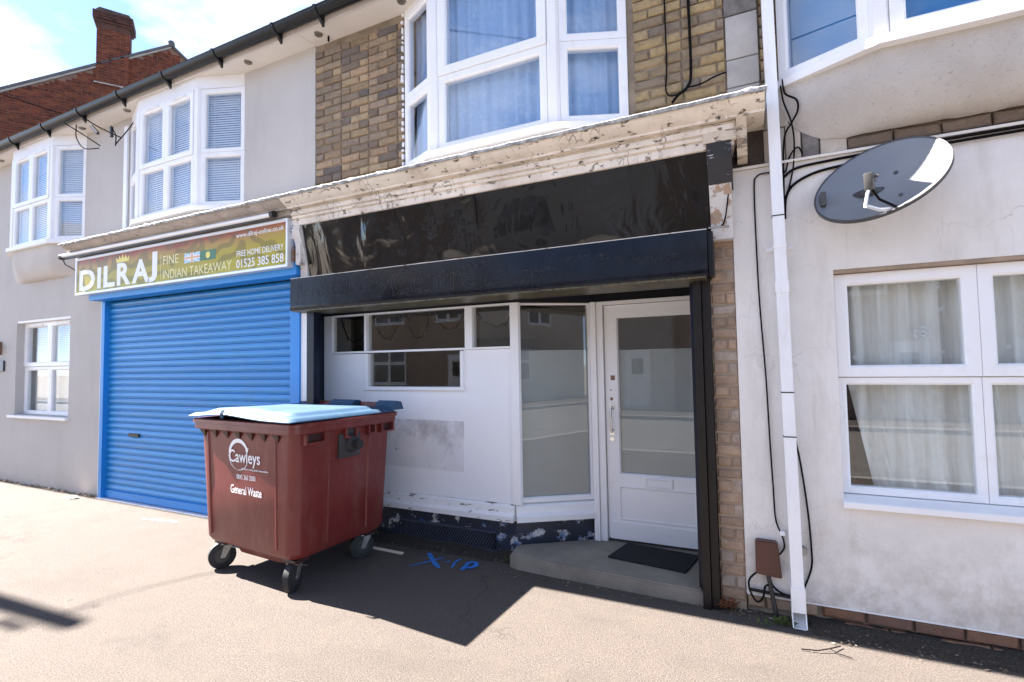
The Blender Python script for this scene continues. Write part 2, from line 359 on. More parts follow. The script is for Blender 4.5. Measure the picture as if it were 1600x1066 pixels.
    plain('mat_black', (.007, .007, .009), .95, .5, 60, .9, 160)
    plain('roof_slate', (.07, .07, .075), .8, .25, 5, .2, 40)
    plain('chrome', (.70, .69, .67), .22, .05, metal=.9)
    plain('brass_old', (.20, .11, .06), .5, .3, 20)
    plain('plaque', (.04, .045, .07), .4, .2, 8)
    plain('spray_blue', (.018, .16, .50), .8, .35, 30)
    plain('wood_pole', (.10, .075, .055), .9, .25, 3, .3, 30, stretch=(6, 6, .3))
    plain('pale_beige', (.60, .52, .42), .8, .1)
    t = NT('litter')
    oi = t.noise(38, 1)
    t.base(t.ramp(oi, [(.34, (.03, .024, .018)), (.5, (.10, .075, .045)), (.6, (.20, .15, .09)), (.70, (.5, .47, .42))])); t.set(Roughness=.9)
    t = NT('soil'); c = t.ramp(t.noise(90, 5, .75), [(.35, (.012, .010, .008)), (.55, (.040, .032, .024)), (.72, (.12, .10, .075))]); t.base(c); t.set(Roughness=.95); t.bump(t.noise(80, 5, .8), .8, .01)
    plain('weed_green', (.075, .105, .025), .8, .4, 20)
    plain('dry_leaf', (.20, .075, .03), .8, .5, 15)
    plain('opp_brick', (.34, .25, .19), .9, .2, 2)
    plain('opp_render', (.58, .53, .46), .9, .1, 2)
    plain('dark_glass', (.02, .024, .03), .08, .1, 2)
build_materials()

# ------------------------------------------------------------------ mesh helpers
class MB:
    def __init__(s): s.v = []; s.f = []; s.m = []
    def add(s, vs, fs, mi=0):
        o = len(s.v); s.v += [tuple(x) for x in vs]
        for f in fs: s.f.append(tuple(i + o for i in f)); s.m.append(mi)
        return s
    def box(s, x0, x1, y0, y1, z0, z1, mi=0, b=0):
        if b <= 0:
            return s.add([(x0,y0,z0),(x1,y0,z0),(x1,y1,z0),(x0,y1,z0),(x0,y0,z1),(x1,y0,z1),(x1,y1,z1),(x0,y1,z1)],
                  [(0,3,2,1),(4,5,6,7),(0,1,5,4),(1,2,6,5),(2,3,7,6),(3,0,4,7)], mi)
        bm = bmesh.new(); bmesh.ops.create_cube(bm, size=1)
        for v in bm.verts: v.co = Vector(((x0+x1)/2 + v.co.x*(x1-x0), (y0+y1)/2 + v.co.y*(y1-y0), (z0+z1)/2 + v.co.z*(z1-z0)))
        bmesh.ops.bevel(bm, geom=bm.edges[:], offset=b, segments=2, affect='EDGES', profile=.6)
        bm.verts.index_update()
        s.add([v.co for v in bm.verts], [[v.index for v in f.verts] for f in bm.faces], mi); bm.free(); return s
    def prism(s, poly, a0, a1, axis='x', mi=0):
        """poly: closed 2D outline; axis x: (y,z) along x; y: (x,z) along y; z: (x,y) along z"""
        n = len(poly)
        def P(p, a): return {'x': (a, p[0], p[1]), 'y': (p[0], a, p[1]), 'z': (p[0], p[1], a)}[axis]
        vs = [P(p, a0) for p in poly] + [P(p, a1) for p in poly]
        fs = [tuple(range(n)), tuple(range(2*n-1, n-1, -1))] + [(i, i+n, (i+1) % n + n, (i+1) % n) for i in range(n)]
        return s.add(vs, fs, mi)
    def tube(s, pts, r, seg=8, mi=0, cap=True):
        pts = [Vector(p) for p in pts]; rings = []
        rr = r if isinstance(r, (list, tuple)) else [r] * len(pts)
        up = None
        for i, p in enumerate(pts):
            d = (pts[min(i+1, len(pts)-1)] - pts[max(i-1, 0)]).normalized()
            if up is None:
                up = Vector((0, 0, 1)) if abs(d.z) < .9 else Vector((0, 1, 0))
            a = d.cross(up).normalized(); b = a.cross(d).normalized(); up = b
            rings.append([p + (a*math.cos(2*PI*k/seg) + b*math.sin(2*PI*k/seg))*rr[i] for k in range(seg)])
        vs = [v for rg in rings for v in rg]; fs = []
        for i in range(len(pts)-1):
            for k in range(seg):
                k2 = (k+1) % seg
                fs.append((i*seg+k, i*seg+k2, (i+1)*seg+k2, (i+1)*seg+k))
        if cap:
            fs.append(tuple(range(seg-1, -1, -1))); o = (len(pts)-1)*seg; fs.append(tuple(range(o, o+seg)))
        return s.add(vs, fs, mi)
    def cyl(s, p0, p1, r, seg=16, mi=0): return s.tube([p0, p1], r, seg, mi)
    def grid(s, fn, nu, nv, mi=0):
        vs = [fn(i/nu, j/nv) for j in range(nv+1) for i in range(nu+1)]
        fs = [(j*(nu+1)+i, j*(nu+1)+i+1, (j+1)*(nu+1)+i+1, (j+1)*(nu+1)+i) for j in range(nv) for i in range(nu)]
        return s.add(vs, fs, mi)
    def xf(s, M):
        s.v = [tuple(M @ Vector(v)) for v in s.v]; return s
    def mesh(s, name, mats, smooth=False):
        me = bpy.data.meshes.new(name); me.from_pydata(s.v, [], s.f)
        for m in (mats if isinstance(mats, (list, tuple)) else [mats]): me.materials.append(MATS[m])
        for p, i in zip(me.polygons, s.m): p.material_index = i
        bm = bmesh.new(); bm.from_mesh(me); bmesh.ops.recalc_face_normals(bm, faces=bm.faces[:]); bm.to_mesh(me); bm.free()
        if smooth:
            for p in me.polygons: p.use_smooth = True
            try: me.set_sharp_from_angle(angle=math.radians(smooth if smooth > 1 else 35))
            except Exception: pass
        me.update(); return me
    def build(s, name, mats, parent=None, smooth=False):
        return link(name, s.mesh(name, mats, smooth), parent)
def link(name, me, parent=None, loc=None, rot=None):
    o = bpy.data.objects.new(name, me); COL.objects.link(o)
    if loc is not None: o.location = loc
    if rot is not None: o.rotation_euler = rot
    if parent is not None: o.parent = parent
    return o
def tag(o, label, cat, group=None, kind=None):
    if label: o['label'] = label
    if cat: o['category'] = cat
    if group: o['group'] = group
    if kind: o['kind'] = kind
    return o
def thing(name, label, cat, loc=(0, 0, 0), group=None, rz=0):
    o = bpy.data.objects.new(name, None); COL.objects.link(o); o.location = loc; o.rotation_euler = (0, 0, rz)
    o.empty_display_size = .2
    return tag(o, label, cat, group)
def structure(o): o['kind'] = 'structure'; return o
def rel(parent):           # meshes are written in world space; children of a moved Empty get the inverse
    return parent
def text_mesh(body, size, offset=0., extrude=.002, outline=0., spacing=1., sx=1., shear=0.):
    cu = bpy.data.curves.new('t', 'FONT'); cu.body = body; cu.size = size; cu.offset = offset; cu.space_character = spacing
    cu.shear = shear; cu.resolution_u = 4
    if outline: cu.fill_mode = 'NONE'; cu.bevel_depth = outline; cu.bevel_resolution = 0
    else: cu.extrude = extrude; 
    o = bpy.data.objects.new('t', cu); COL.objects.link(o)
    dg = bpy.context.evaluated_depsgraph_get(); me = bpy.data.meshes.new_from_object(o.evaluated_get(dg))
    bpy.data.objects.remove(o); bpy.data.curves.remove(cu)
    return me
def text_fit(body, x0, x1, z0, z1, y, mat, name, parent=None, offset=0., outline=0., extrude=.002, M=None):
    """flat lettering standing in the XZ plane at y, stretched to the given rectangle (x0..x1, z0..z1)"""
    me = text_mesh(body, 1., offset, extrude, outline)
    xs = [v.co.x for v in me.vertices]; ys = [v.co.y for v in me.vertices]
    kx = (x1 - x0) / (max(xs) - min(xs)); kz = (z1 - z0) / (max(ys) - min(ys)); mx, my = min(xs), min(ys)
    for v in me.vertices:
        p = Vector((x0 + (v.co.x - mx)*kx, y - v.co.z, z0 + (v.co.y - my)*kz))
        v.co = M @ p if M else p
    me.materials.clear(); me.materials.append(MATS[mat]); me.name = name
    return link(name, me, parent)

# straight run of window between two plan points; n = outward normal (to the right of p0->p1 seen from above is -y)
class Run:
    def __init__(s, p0, p1):
        s.o = Vector((p0[0], p0[1], 0)); d = Vector((p1[0]-p0[0], p1[1]-p0[1], 0)); s.len = d.length; s.d = d.normalized()
        s.n = Vector((s.d.y, -s.d.x, 0))
    def P(s, a, n, z): return s.o + s.d*a + s.n*n + Vector((0, 0, z))
    def box(s, mb, a0, a1, n0, n1, z0, z1):
        return mb.add([s.P(a, n, z) for z in (z0, z1) for (a, n) in ((a0, n0), (a1, n0), (a1, n1), (a0, n1))],
                      [(0,3,2,1),(4,5,6,7),(0,1,5,4),(1,2,6,5),(2,3,7,6),(3,0,4,7)])
    def ring(s, mb, O, I, n0, n1, ch=.012):
        a0, a1, z0, z1 = O; b0, b1, y0, y1 = I; g = .003
        loops = [((a0, a1, z0, z1), n0), ((a0, a1, z0, z1), n1 - g), ((a0+g, a1-g, z0+g, z1-g), n1),
                 ((b0-ch, b1+ch, y0-ch, y1+ch), n1), ((b0, b1, y0, y1), n1 - ch), ((b0, b1, y0, y1), n0)]
        vs = []
        for (p, q, r, t), n in loops: vs += [s.P(p, n, r), s.P(q, n, r), s.P(q, n, t), s.P(p, n, t)]
        fs = []
        for k in range(len(loops)):
            k2 = (k+1) % len(loops)
            for i in range(4): fs.append((k*4+i, k*4+(i+1) % 4, k2*4+(i+1) % 4, k2*4+i))
        return mb.add(vs, fs)
def sash(run, parent, cell, bar, n0, n1, glass='glass', fmat='upvc', bot=None):
    a0, a1, z0, z1 = cell
    mb = MB(); I = (a0+bar, a1-bar, z0+(bot or bar), z1-bar); run.ring(mb, cell, I, n0, n1)
    o = mb.build('sash_frame', fmat, parent)
    mb = MB(); nm = n0 + (n1-n0)*.5; run.box(mb, I[0]-.004, I[1]+.004, nm-.003, nm+.003, I[2]-.004, I[3]+.004)
    mb.build('pane', glass, parent)
    return I
def blind(run, parent, a0, a1, z0, z1, n, pitch=.026, mat='blind', tilt=1.2):
    mb = MB(); z = z0
    while z < z1:
        c, s_ = math.cos(tilt)*.013, math.sin(tilt)*.013
        mb.add([run.P(a0, n+c, z-s_), run.P(a1, n+c, z-s_), run.P(a1, n-c, z+s_), run.P(a0, n-c, z+s_)], [(0,1,2,3)])
        z += pitch
    for a in (a0 + (a1-a0)*.2, a0 + (a1-a0)*.8): run.box(mb, a-.0015, a+.0015, n+.014, n+.016, z0, z1)
    return mb.build('blind', mat, parent)

# children of an Empty that stands away from the origin are written in world space
_link0 = link
LOCAL = set()
def link(name, me, parent=None, loc=None, rot=None):
    o = _link0(name, me, parent, loc, rot)
    if parent is not None and parent.type == 'EMPTY' and parent.name not in LOCAL:
        o.matrix_parent_inverse = (Matrix.Translation(parent.location) @ parent.rotation_euler.to_matrix().to_4x4()).inverted()
    return o

# ------------------------------------------------------------------ ground and street
def build_ground():
    mb = MB(); mb.box(-45, 45, -.75, 13, -.3, 0)
    structure(mb.build('pavement', 'asphalt'))
    mb = MB(); mb.box(-45, 45, -6.9, -.9, -.35, -.12); structure(mb.build('road', 'road'))
    for y0, y1 in ((-.9, -.75), (-7.05, -6.9)):
        mb = MB()
        for i in range(-45, 45): mb.box(i+.004, i+.996, y0, y1, -.3, -.003, b=.012)
        structure(mb.build('kerb', 'kerb_stone'))
    mb = MB(); mb.box(-45, 45, -9.0, -7.05, -.3, -.006); structure(mb.build('far_pavement', 'asphalt'))
    mb = MB(); mb.add([(-400,-400,-.4),(400,-400,-.4),(400,400,-.4),(-400,400,-.4)], [(0,1,2,3)]); structure(mb.build('ground', 'concrete'))
build_ground()

WY = 3.6       # plane of the terrace's front walls

def bay(parent, name, L, FL, FR, R, yf, z0, z1, ztop, rows, front_cols, inside, glass, sides=(True, True), bar=.05, yw=WY):
    """canted bay: sill, head board and corner posts are the part; sashes, panes and blinds are its pieces"""
    mb = MB(); e = .045
    def slab(d, za, zb, ov):
        pts = [(L-ov, yw+.01), (FL-ov*.5, yf-ov), (FR+ov*.5, yf-ov), (R+ov, yw+.01)]
        mb.prism(pts, za, zb, 'z')
    slab(0, z0-.055, z0-.004, .05); slab(0, z1+.003, ztop, .006)
    for x, y in ((FL, yf), (FR, yf)):
        s = -1 if x == FL else 1
        mb.prism([(x-.045, y+.004+(.02 if s < 0 else 0)), (x-.03, y-.008), (x+.03, y-.008), (x+.045, y+.004+(.02 if s > 0 else 0)), (x+.03, y+.07), (x-.03, y+.07)], z0-.003, z1+.002, 'z')
    part = mb.build(name, 'bay_board', parent)
    runs = [(Run((FL, yf), (FR, yf)), front_cols, True)]
    if sides[0]: runs.append((Run((L, yw), (FL, yf)), 1, False))
    if sides[1]: runs.append((Run((FR, yf), (R, yw)), 1, False))
    for run, cols, front in runs:
        a_in, a_out = (.046, run.len-.046) if front else ((.01, run.len-.05) if run.o.x < FL-.01 else (.05, run.len-.01))
        w = (a_out-a_in)/cols
        zs = [z0] + rows + [z1]
        for c in range(cols):
            for r in range(len(zs)-1):
                open_ = (r == len(zs)-2 and front)
                a0 = a_in+c*w
                sash(run, part, (a0+.001, a0+w-.001, zs[r]+.001, zs[r+1]-.001), bar*(1.25 if open_ else 1), -.06, .012 if open_ else .0, glass)
                if open_:      # trickle vent on the opening light
                    mv = MB(); run.box(mv, a0+w*.25, a0+w*.75, .0125, .026, zs[r+1]-.038, zs[r+1]-.018); mv.build('trickle_vent', 'bay_board', part)
        inside(run, part, a_in+.02, a_out-.02, z0+.02, z1-.02, front)
    return part

def in_blind(run, part, a0, a1, z0, z1, front): blind(run, part, a0, a1, z0, z1, -.085)
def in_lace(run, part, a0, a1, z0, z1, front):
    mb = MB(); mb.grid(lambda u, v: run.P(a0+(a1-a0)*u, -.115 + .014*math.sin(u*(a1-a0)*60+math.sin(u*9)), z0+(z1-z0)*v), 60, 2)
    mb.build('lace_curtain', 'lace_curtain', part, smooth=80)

def bowl(parent, L, FL, FR, R, yf, ztop, H, mat, jitter=0., power=2.0, shrink=.34, name='bay_underside'):
    pts = [(L, WY+.004)]
    def lerp(a, b, t): return a+(b-a)*t
    plan = []
    for k in range(9): plan.append((lerp(L, FL, k/8), lerp(WY+.004, yf, k/8)))
    for k in range(1, 15): plan.append((lerp(FL, FR, k/14), yf))
    for k in range(1, 9): plan.append((lerp(FR, R, k/8), lerp(yf, WY+.004, k/8)))
    xc = (L+R)/2; n = len(plan)-1
    def fn(u, v):
        i = min(int(u*n+1e-6), n); x, y = plan[i]
        a = v*PI/2
        dep = math.cos(a)**.75
        x2 = xc+(x-xc)*(1-shrink*(1-math.cos(a)))
        z = ztop-H*math.sin(a)
        j = jitter*(noise.noise(Vector((x2*7, y*7, z*7)))) if 0 < u < 1 else 0
        return (x2, WY+.004-(WY+.004-y)*dep-j*dep, z + (jitter*1.6*noise.noise(Vector((x2*9, 3, 0))) if v > .93 else 0))
    mb = MB(); mb.grid(fn, n, 16)
    return mb.build(name, mat, parent, smooth=60)

def brick_meshes(mat, tag_):
    out = {}
    for kind, w in (('s', .215), ('h', .1025), ('q', .155)):
        out[kind] = []
        for k in range(3):
            bm = bmesh.new(); bmesh.ops.create_cube(bm, size=1)
            for v in bm.verts:
                v.co = Vector((v.co.x*w, v.co.y*.05, v.co.z*.064))
                v.co += Vector((random.uniform(-.005, .005), random.uniform(-.0035, .0035), random.uniform(-.004, .004)))
            ed = [e for e in bm.edges if all(v.co.y < 0 for v in e.verts)]
            bmesh.ops.bevel(bm, geom=ed, offset=.009, segments=1, affect='EDGES')
            me = bpy.data.meshes.new('brick'); bm.to_mesh(me); bm.free(); me.materials.append(MATS[mat]); out[kind].append(me)
    return out
def lay_bricks(parent, meshes, x0, x1, z0, z1, yface, pitch=.075, seed=1, bond='flemish'):
    rnd = random.Random(seed); z = z0; row = 0
    while z + .066 <= z1 + .004:
        x = x0; seq = ['s', 'h'] if row % 2 == 0 else ['h', 's']; k = 0
        if row % 2 == 1: seq = ['h', 's']
        while x < x1 - .03:
            kind = seq[k % 2]; w = .215 if kind == 's' else .1025
            if x + w > x1: w = x1 - x
            me = rnd.choice(meshes[kind]); full = .215 if kind == 's' else .1025
            o = link('brick', me, parent, (x+w/2, yface+.025+rnd.uniform(-.004, .004), z+.033))
            o.scale = (w/full, 1, 1); o.rotation_euler = (rnd.uniform(-.02, .02), rnd.uniform(-.008, .008), rnd.uniform(-.02, .02))
            x += w+.0105; k += 1
        z += pitch; row += 1

def pierced(mb, x0, x1, z0, z1, y0, y1, holes):
    holes = [(max(x0, h[0]), min(x1, h[1]), max(z0, h[2]), min(z1, h[3])) for h in holes]
    xs = sorted({x0, x1, *[h[i] for h in holes for i in (0, 1)]}); zs = sorted({z0, z1, *[h[i] for h in holes for i in (2, 3)]})
    nx, nz = len(xs), len(zs)
    solid = lambda i, j: 0 <= i < nx-1 and 0 <= j < nz-1 and not any(h[0] < (xs[i]+xs[i+1])/2 < h[1] and h[2] < (zs[j]+zs[j+1])/2 < h[3] for h in holes)
    vs = [(x, y, z) for y in (y0, y1) for z in zs for x in xs]
    V = lambda i, j, k: k*nx*nz + j*nx + i
    fs = []
    for i in range(nx-1):
        for j in range(nz-1):
            if not solid(i, j): continue
            fs += [(V(i,j,0), V(i+1,j,0), V(i+1,j+1,0), V(i,j+1,0)), (V(i,j,1), V(i,j+1,1), V(i+1,j+1,1), V(i+1,j,1))]
            if not solid(i-1, j): fs.append((V(i,j,0), V(i,j+1,0), V(i,j+1,1), V(i,j,1)))
            if not solid(i+1, j): fs.append((V(i+1,j,0), V(i+1,j,1), V(i+1,j+1,1), V(i+1,j+1,0)))
            if not solid(i, j-1): fs.append((V(i,j,0), V(i,j,1), V(i+1,j,1), V(i+1,j,0)))
            if not solid(i, j+1): fs.append((V(i,j+1,0), V(i+1,j+1,0), V(i+1,j+1,1), V(i,j+1,1)))
    mb.add(vs, fs)
# ------------------------------------------------------------------ grey rendered house with the takeaway
def eaves(parent, x0, x1):
    mb = MB(); mb.box(x0, x1, 3.385, WY+.2, 4.835, 4.85); mb.build('soffit', 'soffit_white', parent)
    mb = MB(); mb.box(x0, x1, 3.365, 3.384, 4.822, 4.97); mb.build('fascia_board', 'fascia_white', parent)
    # half-round gutter
    prof = []
    for k in range(13):
        a = PI + PI*k/12; prof.append((3.305+.056*math.cos(a), 4.905+.062*math.sin(a)))
    inner = [(3.305+.050*math.cos(PI+PI*k/12), 4.908+.056*math.sin(PI+PI*k/12)) for k in range(12, -1, -1)]
    mb = MB(); mb.prism(prof+[(3.3655, 4.912)]+inner+[(3.243, 4.912)], x0, x1, 'x')
    g = mb.build('gutter', 'gutter_black', parent, smooth=40)
    x = x0+.35
    while x < x1:
        mb = MB()
        pr = [(3.305+.064*math.cos(PI+PI*k/10), 4.902+.069*math.sin(PI+PI*k/10)) for k in range(11)]
        mb.prism([(3.236, 4.915)]+pr+[(3.3645, 4.915), (3.3645, 4.80), (3.345, 4.80), (3.31, 4.86)][0:0]+[(3.364, 4.918)], x-.016, x+.016, 'x')
        mb.prism([(3.30, 4.845), (3.364, 4.862), (3.364, 4.775)], x-.014, x+.014, 'x')
        mb.build('gutter_bracket', 'gutter_black', g)
        x += .88
    return g
def downlight(parent, x, y=3.475):
    mb = MB(); mb.tube([(x, y, 4.836), (x, y, 4.822)], [.042, .036], 20); mb.tube([(x, y, 4.8225), (x, y, 4.815)], [.024, .024], 16)
    mb.build('downlight', 'downlight', parent, smooth=40)

def build_left_house():
    H = thing('rendered_house', 'pale grey rendered house with two white bays above the blue shuttered takeaway', 'house', (-7.5, 3.7, 0))
    XL, XR = -15.8, -3.812  # unseen left end lengthened so its eaves shade the visible wall
    mb = MB()
    pierced(mb, XL, XR, -.02, 4.84, WY, WY+.25, [(-9.83, -8.33, .99, 2.37), (-7.5, XR+1, -1, 2.55), (-10.03, -8.06, 3.40, 4.70), (-6.94, -4.89, 3.40, 4.70)])
    mb.build('wall', 'grey_render', H)
    mb = MB(); mb.box(XL, XL+.25, WY+.251, 9.5, -.02, 4.84); mb.build('end_wall', 'grey_render', H)
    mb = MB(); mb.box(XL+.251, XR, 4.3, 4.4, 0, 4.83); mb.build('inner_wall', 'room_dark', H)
    mb = MB(); mb.prism([(3.32, 4.93), (3.34, 4.99), (6.4, 6.9), (9.6, 4.95), (9.6, 4.88), (3.36, 4.88)], XL, XR, 'x'); mb.build('roof', 'roof_slate', H)
    eaves(H, XL, XR-.001)
    for x in (-10.15, -7.87, -6.84, -4.64): downlight(H, x)
    bay(H, 'bay_window', -6.99, -6.47, -5.38, -4.84, 3.41, 3.385, 4.69, 4.834, [3.975], 2, in_blind, 'glass_upper', (True, True))
    bay(H, 'bay_window', -10.08, -9.56, -8.47, -8.01, 3.41, 3.395, 4.69, 4.834, [3.975], 2, in_blind, 'glass_upper', (True, True))
    bowl(H, -10.05, -9.53, -8.5, -8.04, 3.415, 3.338, .42, 'smooth_bowl', shrink=.30)
    mb = MB(); mb.box(-7.09, -7.015, 3.572, 3.599, 3.3, 4.72, b=.006); mb.build('trunking', 'upvc', H)
    # ground floor window
    run = Run((-9.83, 3.70), (-8.33, 3.70))
    mb = MB(); mb.box(-9.95, -8.30, 3.555, 3.66, .945, .985, b=.006)
    W = mb.build('window', 'bay_board', H)
    mb = MB(); mb.box(-9.829, -8.331, 3.605, 3.70, 2.338, 2.369); mb.build('window_head', 'bay_board', W)
    zs = [.99, 1.69, 2.337]
    for c in range(2):
        for r in range(2):
            a0 = c*.75
            sash(run, W, (a0+.002, a0+.748, zs[r]+.002, zs[r+1]-.002), .065 if r else .055, -.06, .014 if r else 0., 'glass')
            if r:
                mv = MB(); run.box(mv, a0+.2, a0+.55, .0145, .028, 2.285, 2.31); mv.build('trickle_vent', 'bay_board', W)
    blind(run, W, .03, 1.47, 1.0, 2.3, -.12)
    # rubble strip where render meets pavement
    mb = MB()
    x = XL
    rnd = random.Random(3)
    while x < -7.55:
        w = rnd.uniform(.03, .12); mb.box(x, x+w*.9, 3.6-rnd.uniform(.012, .05), 3.604, -.01, rnd.uniform(.006, .028), b=.004); x += w+rnd.uniform(0, .05)
    mb.build('mortar_fillet', 'mortar_tan', H)['kind'] = 'stuff'
    # old cornice over the takeaway
    cornice(H, -7.72, -3.865, 'cornice_dirty', 'cornice_dirty', left_end=True)
    # roller shutter
    mb = MB(); mb.box(-7.5, -7.425, 3.565, 3.70, 0, 2.56, b=.005); mb.box(-4.085, -3.955, 3.545, 3.70, 0, 2.56, b=.006)
    mb.box(-7.499, -3.87, 3.425, 3.598, 2.50, 3.03)
    S = mb.build('roller_shutter', 'blue_steel', H)
    prof = []
    p = .0772
    for k in range(9):
        t = k/8; prof.append((-.013*math.sin(PI*t)**.8-.001, .010+t*(p-.018)))
    poly = [(.006, 0.0), (-.004, 0.0), (-.006, .006)] + prof + [(-.001, p-.005), (.006, p-.004)]
    me = MB().prism(poly, -7.43, -4.08, 'x').mesh('slat', 'blue_slat', smooth=50)
    n = 31
    for i in range(n):
        link('slat', me, S, (0, 3.632+random.uniform(-.0012, .0012), .105+i*p))
    mb = MB(); mb.box(-7.43, -4.08, 3.61, 3.645, .018, .104, b=.004); mb.build('bottom_rail', 'blue_steel', S)
    mb = MB(); mb.box(-6.93, -6.72, 3.606, 3.625, .795, .838, b=.003); mb.build('lock_plate', 'black_metal', S)
    mb = MB(); mb.box(-7.515, -3.96, 3.55, 3.7, -.01, .012); mb.build('threshold', 'aluminium', S)
    mb = MB(); mb.box(-7.535, -7.502, 3.58, 3.599, 0, 2.55); mb.build('white_bead', 'bay_board', H)
    # door knocker plate and number plaque at the far edge of the wall
    mb = MB(); mb.box(-10.36, -10.16, 3.575, 3.599, 1.63, 1.79, b=.006); mb.build('number_plaque', 'plaque', H)
    mb = MB(); mb.box(-10.34, -10.28, 3.56, 3.599, 1.88, 2.08, b=.006); mb.tube([(-10.31, 3.56, 1.98), (-10.25, 3.50, 1.98), (-10.22, 3.47, 1.98)], [.02, .03, .045], 10); mb.build('wall_lamp', 'brass_old', H)
    return H

def cornice(parent, x0, x1, mfrieze, mcrown, left_end=False, right_over=0.):
    seg = max(8, int((x1-x0)/.06))
    rnd = random.Random(int(abs(x0)*100))
    def extr(prof, xa, xb, mat, name, jit=.0015):
        mb = MB(); n = len(prof); k = max(2, int((xb-xa)/.07))
        vs = []
        for i in range(k+1):
            x = xa+(xb-xa)*i/k
            for (y, z) in prof:
                vs.append((x, y+jit*noise.noise(Vector((x*5, y*31, z*17))), z+jit*noise.noise(Vector((x*4, y*13+9, z*23)))))
        fs = [(i*n+j, i*n+(j+1) % n, (i+1)*n+(j+1) % n, (i+1)*n+j) for i in range(k) for j in range(n)]
        fs += [tuple(range(n)), tuple(range((k+1)*n-1, k*n-1, -1))]
        mb.add(vs, fs); return mb.build(name, mat, parent, smooth=30)
    frieze = [(3.595, 2.955), (3.385, 2.955), (3.380, 2.960), (3.380, 3.006), (3.386, 3.010), (3.386, 3.014), (3.366, 3.018), (3.362, 3.036), (3.372, 3.041), (3.372, 3.046), (3.352, 3.050), (3.348, 3.085), (3.366, 3.090), (3.366, 3.108), (3.595, 3.108)]
    crown = [(3.595, 3.1085), (3.350, 3.1085), (3.350, 3.112), (3.322, 3.112), (3.322, 3.102), (3.310, 3.102), (3.308, 3.115), (3.290, 3.122), (3.262, 3.136), (3.240, 3.152), (3.226, 3.166), (3.222, 3.172), (3.214, 3.174), (3.212, 3.192), (3.595, 3.235)]
    if left_end: extr([(3.595, 3.00), (3.40, 3.00), (3.395, 3.05), (3.36, 3.06), (3.35, 3.1075), (3.595, 3.1075)], x0+.05, x1, mfrieze, 'cornice_bed')
    else: extr(frieze, x0, x1, mfrieze, 'cornice_frieze')
    extr(crown, x0, x1+right_over, mcrown, 'cornice_crown', .003)
    # lead dressed over the crown: ragged wavy front edge
    xa, xb = x0-.02, x1+right_over+.012; k = int((xb-xa)/.022); vs = []
    for i in range(k+1):
        x = xa+(xb-xa)*i/k
        a = noise.noise(Vector((x*6.5, 1, 0)))*.008+noise.noise(Vector((x*21, 2, 0)))*.006
        b = noise.noise(Vector((x*9, 5, 0)))*.006+noise.noise(Vector((x*33, 6, 0)))*.005
        vs += [(x, 3.598, 3.248+a*.4), (x, 3.30, 3.218+a), (x, 3.206-abs(a), 3.205+a), (x, 3.196-abs(b), 3.196+a), (x, 3.199-abs(b), 3.176+b), (x, 3.209, 3.176+b), (x, 3.213, 3.194), (x, 3.598, 3.237)]
    n = 8; mb = MB()
    mb.add(vs, [(i*n+j, i*n+(j+1) % n, (i+1)*n+(j+1) % n, (i+1)*n+j) for i in range(k) for j in range(n)]+[tuple(range(n)), tuple(range((k+1)*n-1, k*n-1, -1))])
    mb.build('lead_flashing', 'lead', parent, smooth=50)

